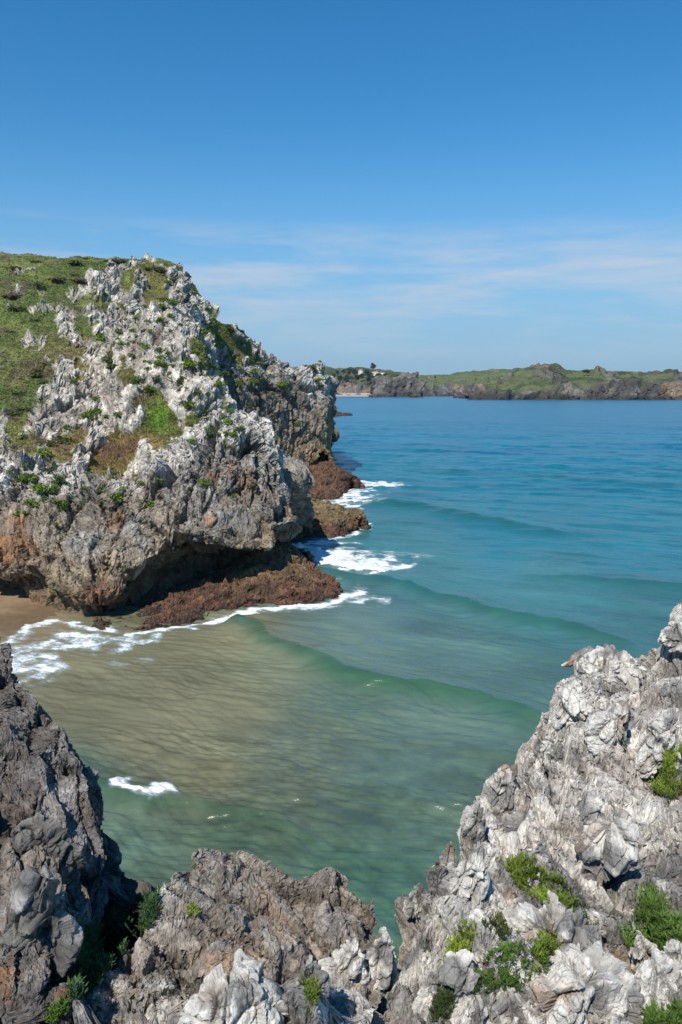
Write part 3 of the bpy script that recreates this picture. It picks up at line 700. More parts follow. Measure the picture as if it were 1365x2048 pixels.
# ================================================================== coast across the bay
def skyrow(xs, sk): return sk
def coast(name, label, cols, Yb, Yt, seed, amp, veg, step, depth=60, kind='structure', cat='headland'):
    """cols: (px, waterline py, cliff-top py, skyline py)"""
    rows = [[] for _ in range(7)]
    for px, wpy, cpy, spy in cols:
        a = P(px, wpy, Yb); a[2] = -3
        b_ = P(px, wpy, Yb + 3); c_ = P(px, cpy, Yb + (Yt - Yb) * .18); d_ = P(px, cpy + (spy - cpy) * .5, Yb + (Yt - Yb) * .55); e_ = P(px, spy, Yt)
        rows[0].append(a); rows[1].append(b_); rows[2].append(c_); rows[3].append(d_); rows[4].append(e_)
        rows[5].append(e_ + np.array([0, depth, -3])); rows[6].append(e_ + np.array([0, depth * 4, -max(e_[2], 5) - 5]))
    def fn(Pt, nn, shp):
        px, py = proj(Pt)
        h, tone, j = rock(Pt, [(22 * amp, 7.5 * amp), (9 * amp, 2.4 * amp), (4 * amp, 1.1 * amp)], (.2, .2, 1), (.9, -.3, .1), (1.6, 1.2, .8), seed, .5)
        cp = np.interp(px, [c[0] for c in cols], [c[2] for c in cols]); wp = np.interp(px, [c[0] for c in cols], [c[1] for c in cols])
        n = fbm(Pt * np.array([.02, .008, .04]) / amp, 4, seed + 2)
        k = (cp - py) / np.maximum(wp - cp, 2)
        v = sst(-.15, .75, k + (n - .5) * 2.4 - .1)
        outc = sst(.5, .6, fbm(Pt * np.array([.03, .012, .06]) / amp, 4, seed + 7)) * veg[0]
        g = v * (1 - outc)
        V = Pt + nn * ((h * (1 - g * .8)) + (fbm(Pt * .02, 3, seed + 3) - .5) * 9 * amp + (fbm(Pt * .08, 3, seed + 31) - .5) * 3.5 * amp)[:, None]
        c = mix((.07, .064, .056), (.19, .172, .15), sst(.45, .6, fbm(Pt * .05 / amp, 4, seed + 4))); c = mix(c, (.08, .07, .062), sst(.5, .66, fbm(Pt * np.array([.12, .05, .05]) / amp, 3, seed + 5)) * .8)
        c = mix(c, (.28, .19, .12), sst(.6, .7, fbm(Pt * .02 / amp, 3, seed + 14)) * .7)
        c = mix(c, (.05, .042, .036), sst(8.5, 4.0, V[:, 2] + (n - .5) * 9) * .85)
        gc = mix(mix((.06, .08, .03), (.11, .125, .05), sst(.42, .6, n)), (.035, .058, .022), sst(.48, .6, fbm(Pt * .03 / amp, 4, seed + 6)))
        if veg[1]: 
            field = blobs(px, py, veg[1]).clip(0, 1); gc = mix(gc, (.105, .135, .045), field)
        return V, mix(c, gc, g), dict(h=h)
    return patch(name, rows, lambda p: step, fn, M_far, kind=kind, label=label, category=cat)
coast('coast', 'green coastal hills with pale fields behind the bay in the far centre',
      [(560, 792, 778, 742), (640, 792, 776, 738), (680, 791, 774, 741), (720, 791, 774, 738), (790, 791, 772, 745), (830, 791, 770, 753), (860, 791, 776, 753), (900, 791, 778, 750), (940, 791, 777, 744), (960, 791, 776, 742), (1000, 791, 776, 742), (1040, 791, 775, 738), (1080, 791, 775, 738), (1140, 791, 775, 742), (1250, 791, 775, 745), (1400, 791, 775, 748)],
      2050, 2700, 601, 1.5, (.25, [(930, 756, 90, 10, .9), (1010, 748, 60, 8, .8), (870, 762, 30, 5, .5)]), 4.0)
coast('coast_cliff', 'grey cliff point with scrub on top at the far left of the bay',
      [(745, 791.5, 770, 762), (760, 791.5, 768, 757), (790, 791.5, 762, 752), (815, 791.5, 758, 750), (832, 791.5, 758, 752), (842, 791.5, 763, 758), (848, 791.5, 775, 770)],
      1850, 1950, 631, 1.0, (.6, None), 3.0, 40)
coast('headland', 'broad rocky headland with green top and dark waterline across the bay at right',
      [(938, 797, 793, 791), (952, 798, 786, 780), (966, 798.5, 784, 768), (985, 799, 783, 764), (1010, 799, 784, 756), (1040, 799.5, 783, 741), (1062, 799.5, 782, 735), (1085, 799.5, 780, 733), (1108, 799.5, 779, 728), (1125, 800, 778, 731), (1140, 800, 776, 742), (1160, 800, 774, 744),
       (1185, 800, 772, 741), (1205, 800, 772, 743), (1230, 800, 773, 749), (1250, 800, 773, 748), (1264, 800, 772, 745), (1280, 800, 770, 750), (1305, 800, 768, 746), (1335, 800.5, 768, 743), (1365, 800.5, 768, 744), (1420, 800.5, 768, 741), (1520, 801, 768, 744), (1700, 801, 775, 752), (1760, 801, 790, 785)],
      1180, 1330, 661, 1.0, (.75, [(1000, 772, 30, 8, .6), (1085, 765, 20, 12, .4), (1180, 752, 40, 6, .6)]), 1.9, 50)
def islet(px, wpy, tpy, Y, hw, label, seed):
    cols = [(px - hw, wpy, wpy - 1, wpy - 1), (px - hw * .5, wpy, (wpy + tpy) / 2, tpy + 1), (px, wpy, (wpy + tpy) / 2, tpy), (px + hw * .6, wpy, (wpy + tpy) / 2, tpy + 1), (px + hw, wpy, wpy - 1, wpy - 1)]
    coast('islet', label, cols, Y, Y + 14, seed, .35, (1, None), 1.2, 6, None, 'islet')
islet(752, 793.5, 789, 1650, 14, 'low brown islet in front of the far left beach', 681)
islet(833, 794, 787.5, 1600, 13, 'dark islet below the tip of the far grey cliff point', 686)

def card_cloud(centres, radii, n, size, seed, cols, flat=.7):
    """leaf clumps: small quads through ellipsoid volumes"""
    r = np.random.default_rng(seed); k = len(centres); idx = r.integers(0, k, n)
    d = r.normal(size=(n, 3)); d /= np.linalg.norm(d, axis=1, keepdims=True); rad = r.random(n) ** .45
    c = np.array(centres)[idx] + d * rad[:, None] * np.array(radii)[idx]
    nrm = d * .6 + r.normal(size=(n, 3)) * .6; nrm /= np.linalg.norm(nrm, axis=1, keepdims=True)
    t = np.cross(nrm, r.normal(size=(n, 3))); t /= np.linalg.norm(t, axis=1, keepdims=True); b = np.cross(nrm, t)
    s = size * (.6 + .8 * r.random(n))[:, None]
    V = np.stack([c - t * s, c - b * s * flat, c + t * s, c + b * s * flat], 1).reshape(-1, 3)
    F = np.arange(n * 4).reshape(-1, 4)
    m = r.random(n) * .6 + .4 * (np.array([hash((int(i), seed)) % 97 for i in range(k)]) / 97)[idx]
    C = mix(cols[0], cols[1], m); return V, F, np.repeat(C, 4, 0)
def trunk_mesh(name, h, r0, r1, limbs, mat, seed):
    V, F = [], []
    def tube(p0, p1, a, b, n=7, k=4):
        p0 = np.array(p0, float); p1 = np.array(p1, float); d = p1 - p0; d /= np.linalg.norm(d)
        u = np.cross(d, [.3, 1, .1]); u /= np.linalg.norm(u); v = np.cross(d, u); base = len(V)
        for i in range(k + 1):
            t = i / k; c = p0 + (p1 - p0) * t + u * math.sin(t * 3) * a * .3
            for j in range(n):
                an = 2 * math.pi * j / n; V.append(c + (u * math.cos(an) + v * math.sin(an)) * (a + (b - a) * t))
        for i in range(k):
            for j in range(n): F.append((base + i * n + j, base + i * n + (j + 1) % n, base + (i + 1) * n + (j + 1) % n, base + (i + 1) * n + j))
    tube((0, 0, -1), (0, 0, h), r0, r1)
    for l in limbs: tube((0, 0, l[0]), l[1], r1 * .9, r1 * .3)
    me = bpy.data.meshes.new(name); me.from_pydata([tuple(v) for v in V], [], F); me.materials.append(mat); return me
def tree(name, px, bpy_, tpy, Y, wpx, label, seed, shape='round', group=None):
    base = P(px, bpy_, Y); top = P(px, tpy, Y); H = top[2] - base[2]; Wd = wpx / FPX * Y / 2; r = np.random.default_rng(seed)
    root = obj(name, None, loc=tuple(base), label=label, category='tree')
    if group: root['group'] = group
    cs, rs = [], []
    lo = .28 if shape == 'round' else .55
    for i in range(11):
        a = r.random() * 6.28; q = r.random() ** .5; z = lo + (1 - lo) * r.random() * .85
        wv = math.sin(math.pi * min(1, max(.12, (z - lo) / (1 - lo) * .8 + .2)))
        cs.append((math.cos(a) * q * Wd * .75 * wv, math.sin(a) * q * Wd * .6 * wv, z * H)); rs.append(np.array([Wd * .42, Wd * .42, H * .14]) * (.7 + .6 * r.random()))
    V, F, C = card_cloud(cs, rs, 1500, max(.5, Wd * .085), seed, ((.018, .035, .012), (.055, .085, .025)))
    obj('trunk', trunk_mesh('trunk', H * (.75), Wd * .09 + .25, Wd * .05 + .1, [(H * .35, (Wd * .4, 0, H * .6)), (H * .45, (-Wd * .4, .2, H * .7))], M_bark, seed), root)
    obj('crown', mesh_np('crown', V, F, M_leaf, C), root)
    return root
G_T = 'dark trees on the far hill around the red roofed houses'
tree('pine_tree', 746, 748, 725.5, 2380, 15, 'tall dark flat topped pine standing above the red roofs', 11, 'pine')
for k, (px, b_, t_, w_) in enumerate([(676, 749, 739, 12), (688, 750, 738, 13), (700, 752, 736, 15), (710, 753, 738, 14), (734, 753, 738, 15), (724, 757, 747, 18), (741, 757, 744, 16), (694, 760, 748, 20), (712, 763, 750, 20), (736, 764, 752, 20),
                                 (758, 755, 746, 16), (772, 756, 746, 18), (785, 757, 748, 16), (797, 757, 749, 14), (750, 762, 752, 20), (680, 763, 751, 20), (768, 762, 753, 18), (668, 757, 746, 16), (784, 763, 755, 16)]):
    tree('tree', px, b_, t_, 2330 - (b_ - 748) * 12, w_, 'dark green broadleaf tree among the wood around the far houses', 20 + k, group=G_T)
tree('tree', 871, 757, 751, 2500, 6, 'small lone round tree on the skyline of the far green field', 60)
tree('shrub', 1174, 747, 740.5, 1290, 17, 'rounded dark shrub on the skyline of the right headland', 61)

def house(px, bpy_, Y, w, d, h, roof, label, storeys):
    base = P(px, bpy_, Y); root = obj('house', None, loc=tuple(base), label=label, category='house')
    def bx(name, x0, x1, y0, y1, z0, z1, mat, par):
        V = [(x, y, z) for x in (x0, x1) for y in (y0, y1) for z in (z0, z1)]
        F = [(0, 1, 3, 2), (4, 6, 7, 5), (0, 4, 5, 1), (2, 3, 7, 6), (0, 2, 6, 4), (1, 5, 7, 3)]
        me = bpy.data.meshes.new(name); me.from_pydata(V, [], F); me.materials.append(mat); return obj(name, me, par)
    bx('wall', -w / 2, w / 2, 0, d, -4, h, M_plaster, root)
    V = [(-w / 2 - .6, -.6, h), (w / 2 + .6, -.6, h), (w / 2 + .6, d + .6, h), (-w / 2 - .6, d + .6, h), (-w * .28, d / 2, h + roof), (w * .28, d / 2, h + roof)]
    me = bpy.data.meshes.new('roof'); me.from_pydata(V, [], [(0, 1, 5, 4), (1, 2, 5), (2, 3, 4, 5), (3, 0, 4), (3, 2, 1, 0)]); me.materials.append(M_tile); rf = obj('roof', me, root)
    bx('chimney', w * .12, w * .12 + 1.0, d * .4, d * .4 + 1, h + roof * .4, h + roof + 1.2, M_plaster, rf)
    n = max(2, int(w / 4))
    for s_ in range(storeys):
        for i in range(n):
            x = -w / 2 + (i + .5) * w / n; bx('window', x - .6, x + .6, -.06, .3, s_ * 3 + 1.0, s_ * 3 + 2.4, M_glass, root)
house(721.5, 747, 2300, 11, 10, 9.5, 3.2, 'narrow white three storey house with red roof among the far trees', 3)
house(751, 748.5, 2290, 19, 12, 6.0, 3.4, 'low white house with long red roof right of the tall pine', 1)
V = P(764, 748, 2280)
me = bpy.data.meshes.new('garden_wall'); hw_, hh_ = 9, 3.4
me.from_pydata([(x, y, z) for x in (-hw_, hw_) for y in (0, .5) for z in (-3, hh_)], [], [(0, 1, 3, 2), (4, 6, 7, 5), (0, 4, 5, 1), (2, 3, 7, 6), (0, 2, 6, 4), (1, 5, 7, 3)]); me.materials.append(M_plaster)
obj('garden_wall', me, loc=tuple(V), label='short white garden wall beside the low red roofed house', category='wall')
# far beach under the wood
xs = np.linspace(640, 762, 60); rowsb = []
for k, (py, Y) in enumerate([(792, 1990), (790.5, 2030), (788.5, 2070), (786, 2090)]): rowsb.append([P(x, py, Y) for x in xs])
Gb = np.array(rowsb); Gb[0, :, 2] = -.5
me = mesh_np('far_beach', Gb.reshape(-1, 3), gquads(*Gb.shape[:2]), M_sand, np.tile([.55, .44, .33], (Gb.shape[0] * Gb.shape[1], 1)), True)
obj('beach', me, kind='structure', label='strip of pale sand at the head of the far bay', category='beach')

# ================================================================== foreground rocks
def dstep(k): return lambda p: max(.007, np.linalg.norm(np.array(p) - np.array([0, 0, CAMZ])) * k)
FA = (.38, -.62, -.5)                             # ribs run down to the right
LPX  = [-500, -200,  0,   60,  120,  200,  300,  345,  370,  430,  500,  540,  570,  610,  640,  670,  700,  740,  770,  800,  825,  850,  900,  935,  955,  985, 1020, 1055, 1075, 1085, 1100, 1150, 1210, 1310, 1335, 1360, 1400, 1500, 1700]
LPY  = [2150, 2100, 2075, 2050, 2048, 2045, 2010, 1995, 1972, 1985, 1992, 1988, 1955, 1915, 1885, 1885, 1890, 1875, 1880, 1890, 1820, 1765, 1705, 1690, 1625, 1560, 1545, 1535, 1510, 1470, 1385, 1352, 1318, 1315, 1275, 1235, 1210, 1150, 1080]
LY   = [ 4.0,  4.0, 4.1,  4.2,  4.2,  4.3,  4.4,  4.5,  4.6,  4.6,  4.7,  4.7,  4.8,  4.9,  5.1,  5.2,  5.2,  5.3,  5.4,  5.6,  6.1,  6.5,  7.0,  7.2,  7.6,  8.3,  8.7,  9.0,  9.3,  9.7, 10.3, 10.9, 11.5, 11.8, 12.0, 12.2, 12.5, 13.0, 14.0]
rows = [[] for _ in range(11)]
for px, py, Y in zip(LPX, LPY, LY):
    e_ = P(px, py, Y); near = np.array([(px - CX) / FPX * 3.3, 2.7, 7.75])
    nx = np.array([(px * .75 + 120 - CX) / FPX * 3.6, 2.6, 7.75])
    if px < 600: nx[0] = near[0] * .9
    for r, k in enumerate((1, .8, .6, .42, .26, .11)):
        q = nx * k + e_ * (1 - k)
        q[2] = (7.75 if r else 7.6) + (e_[2] - 7.75) * (1 - k) ** 1.5
        rows[r].append(q)
    rows[6].append(e_)
    o = np.array([-.5, .75, 0]) if px > 560 else np.array([0, 1.0, 0])
    rows[7].append(e_ + o * .22 + np.array([0, 0, -.35])); rows[8].append(e_ + o * .5 + np.array([0, 0, -1.3]))
    rows[9].append(e_ + o * 1.2 + np.array([0, 0, -3.8])); rows[10].append(e_ + o * 2.2 + np.array([0, 0, -9.2]))
for r in rows:                                   # the ledge carries on to the right, out of the picture
    e_ = np.array(r[-1], float); r.append(e_ + np.array([4, .3, .1])); r.append(e_ + np.array([14, 0, .4])); r.append(e_ + np.array([30, -1, -.5]))
    s0 = np.array(r[0], float); r.insert(0, s0 + np.array([-4, 0, 0.])); r.insert(0, s0 + np.array([-14, 0, 0.]))
def lstep(p): 
    d = max(.007, np.linalg.norm(np.array(p) - np.array([0, 0, CAMZ])) * .0019)
    return d * (1 + 7 * float(sst(7.5, 10, p[0]) + sst(-3.5, -6, p[0])))
def fn_L(Pt, nn, shp):
    px, py = proj(Pt)
    far_ = sst(1500, 1380, py)                   # the upper block has flatter, horizontal bedding
    h1, t1, j1 = rock(Pt, [(1.05, .36), (.42, .16), (.17, .020), (.07, .008)], FA, (.9, .45, .1), (2.0, 1.3, .8), 701, .6, .15)
    h2, t2, j2 = rock(Pt, [(1.5, .42), (.6, .2), (.24, .04), (.1, .012)], (.9, .3, .1), (0, .2, 1), (2.0, 1.3, .7), 721, .6, .15)
    h = h1 * (1 - far_) + h2 * far_; tone = t1 * (1 - far_) + t2 * far_; j = np.maximum(j1 * (1 - far_), j2 * far_)
    h = h + (fbm(Pt * .7, 3, 741) - .5) * .5 + (fbm(Pt * 3.4, 5, 742, .6) - .5) * .05
    pit = fbm(Pt * 14, 4, 745, .6); h = h + (np.abs(pit - .5) * -2 + .3) * .035
    path = blobs(px, py, [(1265, 1900, 30, 40, 1), (1300, 1960, 45, 50, 1), (1235, 1850, 22, 30, .8), (1360, 1720, 20, 16, .9), (1345, 1990, 40, 40, .5), (1215, 2010, 20, 30, .6)]).clip(0, 1)
    soilm = sst(.45, .75, path + (fbm(Pt * 4, 3, 747) - .5) * .4)
    h = h * (1 - soilm * .85) - soilm * .22
    edge = (nn[:, 2] < .5)
    V = Pt + bend(nn, (-.3, -.35, .88), .65) * (h * .95)[:, None]; V[:, 2] -= .16 * sst(-.1, -.5, Pt[:, 0])
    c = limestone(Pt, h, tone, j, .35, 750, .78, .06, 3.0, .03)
    n = fbm(Pt * 5, 4, 761, .6)
    c = mix(c, (.17, .163, .155), sst(.52, .62, fbm(Pt * 2.1, 4, 763, .6)) * .75 * (1 - far_ * .4))
    c = mix(c, (.50, .40, .33), sst(.58, .7, fbm(Pt * 1.5, 3, 765)) * .35)
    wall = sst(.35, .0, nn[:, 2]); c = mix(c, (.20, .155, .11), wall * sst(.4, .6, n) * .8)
    c = mix(c, mix((.30, .21, .13), (.13, .08, .045), sst(.4, .6, fbm(Pt * 9, 3, 767))), soilm)
    V[:, 2] -= .14
    return V, c, dict(h=h, soil=soilm)
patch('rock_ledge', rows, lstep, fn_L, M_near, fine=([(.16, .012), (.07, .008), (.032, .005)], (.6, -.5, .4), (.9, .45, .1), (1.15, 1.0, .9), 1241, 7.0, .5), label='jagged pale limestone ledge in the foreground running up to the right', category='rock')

# middle crag below
K_px = [  40,  100,  150,  200,  245,  290,  320,  350,  392,  450,  500,  560,  620,  655,  700,  732,  750,  768]
K_cr = [2080, 2020, 1975, 1925, 1880, 1835, 1785, 1742, 1708, 1714, 1746, 1779, 1783, 1768, 1792, 1815, 1862, 1910]
K_Y  = [ 4.9,  5.0, 5.1,  5.3,  5.5,  5.7,  5.9,  6.1,  6.3,  6.4,  6.45,  6.5, 6.55,  6.6,  6.5,  6.4,  6.2,  6.1]
rows = [[] for _ in range(8)]
for px, cr, Y in zip(K_px, K_cr, K_Y):
    e_ = P(px, cr, Y); n0 = np.array([(px * .8 + 90 - CX) / FPX * 5.2, 4.5, 6.3])
    n1 = P(px * .9 + 45, max(2090, cr + 60), 4.9)
    rows[0].append(n0); rows[1].append(n1)
    q = n1 * .62 + e_ * .38; q[2] = n1[2] * .55 + e_[2] * .45; rows[2].append(q); q = n1 * .28 + e_ * .72; q[2] = n1[2] * .2 + e_[2] * .8; rows[3].append(q)
    rows[4].append(e_); rows[5].append(e_ + np.array([.05, .35, -.25])); rows[6].append(e_ + np.array([.1, .9, -2])); rows[7].append(e_ + np.array([.2, 1.6, -9]))
def fn_K(Pt, nn, shp):
    px, py = proj(Pt)
    h, tone, j = rock(Pt, [(1.1, .24), (.42, .11), (.17, .024), (.07, .010)], (.8, -.25, -.6), (.5, .2, .8), (1.8, 1.2, .8), 801, .8, .12)
    h = h + (fbm(Pt * 3.2, 5, 803, .6) - .5) * .10
    pit = fbm(Pt * 16, 4, 805, .6); h = h + (np.abs(pit - .5) * -2 + .3) * .03
    V = Pt + bend(nn, (-.1, -.6, .8), .6) * (h * .85)[:, None]
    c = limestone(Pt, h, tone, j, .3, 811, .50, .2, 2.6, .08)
    br = sst(.4, .62, fbm(Pt * 1.8, 3, 815) + (px > 430) * .12 - .03); c = mix(c, (.24, .19, .145), br * .7)
    c = mix(c, (.40, .24, .10), blobs(px, py, [(500, 1960, 30, 26, .9), (430, 1930, 30, 14, .5)]) * sst(.35, .55, fbm(Pt * 4, 3, 818)))
    c = mix(c, (.52, .40, .32), blobs(px, py, [(560, 1850, 40, 40, .7), (600, 1890, 30, 20, .5)]) * sst(.4, .6, fbm(Pt * 3, 3, 819)))
    return V, c, dict(h=h)
patch('crag', rows, dstep(.0018), fn_K, M_near, kind=None, fine=([(.2, .014), (.08, .009), (.035, .005)], (.8, -.25, -.6), (.5, .2, .8), (1.15, 1.0, .9), 1251, 7.0, .55), label='brown and grey blunt limestone crag in the bottom middle, beside the water', category='rock')

# dark crag at the left
J_px = [-900, -200,  -80,  -22,   10,   36,   70,   96,  120,  140,  152,  166,  196]
J_cr = [1100, 1225, 1300, 1322, 1378, 1425, 1475, 1500, 1560, 1610, 1680, 1750, 1812]
J_Y  = [ 8.0,  7.8,  7.5,  7.4,  7.2,  7.0,  6.8,  6.6,  6.4,  6.2,  6.0,  5.85, 5.7]
J_bx = [-1000, -260, -150, -110, -80, -50, -10,   20,   45,   65,   80,  100,  125]
rows = [[] for _ in range(8)]
for px, cr, Y, bx_ in zip(J_px, J_cr, J_Y, J_bx):
    e_ = P(px, cr, Y); b0 = P(bx_, 2140, 4.25)
    if px > 150: b0 = P(bx_, 2060, 4.6)
    rows[0].append(b0 + np.array([0, -.5, -1.5])); rows[1].append(b0)
    for r, k in ((2, .3), (3, .58), (4, .82)):
        q = b0 * (1 - k) + e_ * k; q[2] = b0[2] + (e_[2] - b0[2]) * k ** .8; rows[r].append(q)
    rows[5].append(e_); rows[6].append(e_ + np.array([.15, .9, -.9])); rows[7].append(e_ + np.array([.3, 2.2, -10]))
for r in rows:
    e_ = np.array(r[-1], float); r.append(e_ + np.array([.07, .25, -.5])); r.append(e_ + np.array([-.1, .8, -2.5]))
def fn_J(Pt, nn, shp):
    px, py = proj(Pt)
    h, tone, j = rock(Pt, [(1.3, .24), (.45, .11), (.18, .022), (.07, .009)], (-.45, .3, .8), (.8, .2, .5), (1.8, 1.3, .8), 851, .8, .12)
    h = h + (fbm(Pt * 2.6, 5, 853, .62) - .5) * .12
    pit = fbm(Pt * 15, 4, 855, .62); h = h + (np.abs(pit - .5) * -2 + .3) * .05 * sst(1950, 1500, py + (fbm(Pt * 1.2, 2, 857) - .5) * 700)
    V = Pt + bend(nn, (.5, -.55, .65), .5) * (h * .9 - .10)[:, None]
    c = mix((.22, .185, .155), (.175, .165, .155), sst(.42, .6, fbm(Pt * 1.6, 3, 861))); c = mix(c, (.27, .25, .235), sst(.55, .68, fbm(Pt * 3.4, 4, 862, .6)) * .8)
    c = mix(c, (.075, .06, .05), sst(.5, .66, fbm(Pt * 2.2, 3, 863)) * .7); c = mix(c, (.05, .045, .04), j * .4)
    c = mix(c, (.25, .12, .05), sst(.62, .72, fbm(Pt * 6, 3, 864)) * sst(1750, 1900, py) * .7)
    c = c * (1.1 + .6 * fbm(Pt * 20, 3, 866))[:, None]
    return V, c, dict(h=h)
patch('crag', rows, dstep(.0018), fn_J, M_near, kind=None, fine=([(.2, .013), (.08, .009), (.035, .005)], (-.45, .3, .8), (.8, .2, .5), (1.15, 1.0, .9), 1261, 7.0, .5), label='dark grey weathered crag filling the lower left edge', category='rock')

# ================================================================== picking points that the camera sees
PICK = {}
def build_pick(names, cell=5):
    Vs, Ns, Gs, Ks = [], [], [], []
    for nm in names:
        s_ = SURF[nm]; Vs.append(s_['V']); Ns.append(s_['n']); Gs.append(s_['extra'].get('grass', np.zeros(len(s_['V'])))); Ks.append(np.full(len(s_['V']), names.index(nm)))
    V = np.concatenate(Vs); Nn = np.concatenate(Ns); G_ = np.concatenate(Gs); K = np.concatenate(Ks)
    px, py = proj(V); m = (px > -200) & (px < 1560) & (py > 400) & (py < 2200) & (V[:, 1] > 1)
    V, Nn, G_, K, px, py = V[m], Nn[m], G_[m], K[m], px[m], py[m]
    ci = ((px + 200) / cell).astype(int) + ((py - 400) / cell).astype(int) * 400
    zb = np.full(400 * 400, 1e9); np.minimum.at(zb, ci, V[:, 1])
    vis = V[:, 1] < zb[ci] * 1.004 + .04
    return dict(V=V[vis], n=Nn[vis], g=G_[vis], k=K[vis], px=px[vis], py=py[vis], c=np.concatenate([SURF[nm]['c'] for nm in names])[m][vis])
hills = build_pick(['cliff', 'hillside', 'cliff.001', 'headland'])
fore = build_pick(['rock_ledge', 'crag', 'crag.001'])
def at(pk, px, py):
    i = np.argmin((pk['px'] - px) ** 2 + (pk['py'] - py) ** 2); return pk['V'][i]
def inpoly(px, py, poly):
    r = np.zeros(len(px), bool); n = len(poly)
    for i in range(n):
        x0, y0 = poly[i]; x1, y1 = poly[(i + 1) % n]
        m = ((y0 > py) != (y1 > py)) & (px < (x1 - x0) * (py - y0) / (y1 - y0 + 1e-9) + x0); r ^= m
    return r

# ------------------------------------------------------------------ turf: blades scattered where the ground is grassy
def blades(P0, N_, h, wd, lean, cols, k, seed):
    r = np.random.default_rng(seed); n = len(P0)
    P0 = np.repeat(P0, k, 0) + r.normal(size=(n * k, 3)) * np.array([1, 1, .2]) * h * .35
    C = np.repeat(cols, k, 0) * (.7 + .6 * r.random((n * k, 1)))
    a = r.random(n * k) * 6.283; d = np.stack([np.cos(a), np.sin(a), a * 0], 1)
    H = h * (.5 + r.random(n * k))[:, None]
    ln = r.normal(size=(n * k, 3)) * lean; ln[:, 2] = 1; ln /= np.linalg.norm(ln, axis=1, keepdims=True)
    b = P0 - np.array([0, 0, h * .15])
    V = np.stack([b - d * wd, b + d * wd, b + ln * H + d * wd * .1], 1).reshape(-1, 3)
    return V, np.arange(n * k * 3).reshape(-1, 3), np.repeat(C, 3, 0)
gsel = np.where(hills['g'] > .6)[0]; r_ = np.random.default_rng(5)
gsel = gsel[r_.integers(0, len(gsel), 26000)]
Pg = hills['V'][gsel]
gp = hills['c'][gsel] * 1.6; gp = mix(gp, gp * np.array([1.15, 1.06, .95]), r_.random(len(Pg)))
V, F, C = blades(Pg, None, .13, .034, .6, gp, 7, 3)
obj('grass', mesh_np('grass', V, F, M_leaf, C), kind='stuff', label='rough green and straw coloured grass over the hillside', category='grass')

def small_plant(k, size, n, cols, flat=.6):
    r = np.random.default_rng(300 + k)
    cs = [(r.normal() * size * .2, r.normal() * size * .2, size * .2 + r.random() * size * .3) for _ in range(6)]
    V, F, C = card_cloud(cs, [np.array([.34, .34, .26]) * size] * 6, n, size * .085, 300 + k, cols)
    return V, F, C
GR_P = 'small green plants growing in cracks of the cliff'
protos = []
for k in range(5):
    V, F, C = small_plant(k, 1.0, 230, ((.09, .15, .02), (.20, .28, .05)) if k != 3 else ((.06, .09, .025), (.12, .17, .05)))
    protos.append(mesh_np('cliff_plant', V, F, M_leaf, C))
up = (hills['n'][:, 2] > .05) & (hills['g'] < .5) & (hills['V'][:, 2] > 4.5) & (hills['px'] > 0) & (hills['px'] < 660)
wt = blobs(hills['px'], hills['py'], [(120, 960, 110, 70, 1), (430, 840, 90, 90, 1.1), (290, 690, 70, 80, 1.3), (390, 590, 50, 60, 1), (520, 720, 60, 50, .5), (630, 760, 25, 40, .6), (480, 930, 60, 40, .5), (220, 830, 70, 60, .9), (440, 700, 60, 60, .9), (250, 980, 120, 25, .5)]) * up
wt = wt * hills['V'][:, 1] ** 0
wt /= wt.sum(); ch = r_.choice(len(wt), 165, replace=False, p=wt)
for q, i in enumerate(ch):
    v = hills['V'][i]
    o = obj('cliff_plant', protos[q % 5], loc=tuple(v + np.array([0, 0, -.08])), label='small green plant growing from a crack in the pale cliff rock', category='plant', group=GR_P)
    s_ = (.45 + .75 * r_.random() ** 2) * (v[1] / 60) ** .5; o.scale = (s_, s_, s_ * .8); o.rotation_euler = (0, 0, r_.random() * 6)
# low shrubs along the brow and in the turf
shp_ = []
for k in range(4):
    V, F, C = small_plant(20 + k, 1.0, 420, [((.05, .075, .02), (.11, .145, .045)), ((.07, .10, .025), (.15, .18, .06)), ((.09, .065, .055), (.17, .125, .105)), ((.06, .085, .025), (.13, .155, .05))][k])
    shp_.append(mesh_np('shrub', V, F, M_leaf, C))
kinds = ['low dark green bush on the grassy brow of the headland', 'rounded mid green bush on the grassy slope', 'brown purple heather cushion in the hillside turf', 'low bush of mixed green on the hillside']
sh_sel = np.where((hills['g'] > .6) & (hills['px'] > -60) & (hills['px'] < 620))[0]
wt = blobs(hills['px'][sh_sel], hills['py'][sh_sel], [(60, 525, 120, 18, 1.2), (230, 530, 60, 25, 2.2), (330, 545, 30, 20, 2), (60, 600, 90, 50, .5), (30, 680, 50, 40, .8), (60, 780, 90, 70, .8), (60, 880, 60, 40, 1.5), (120, 950, 40, 30, 1.2), (460, 640, 40, 40, 1.5), (160, 570, 60, 20, 1), (350, 620, 40, 40, 1)]) + .02
wt /= wt.sum()
for q, i in enumerate(sh_sel[r_.choice(len(sh_sel), 45, replace=False, p=wt)]):
    v = hills['V'][i]; k = q % 4
    if k == 2 and v[2] < 9: k = 1
    o = obj('shrub', shp_[k], loc=tuple(v + np.array([0, 0, -.25])), label=kinds[k], category='bush', group=['dark bushes on the brow', 'rounded bushes on the slope', 'heather cushions in the turf', 'mixed bushes on the hillside'][k])
    s_ = (.6 + .9 * r_.random()) * (v[1] / 75) ** .6; o.scale = (s_ * 1.3, s_, s_ * (.45 if k == 2 else .62)); o.rotation_euler = (0, 0, r_.random() * .6)

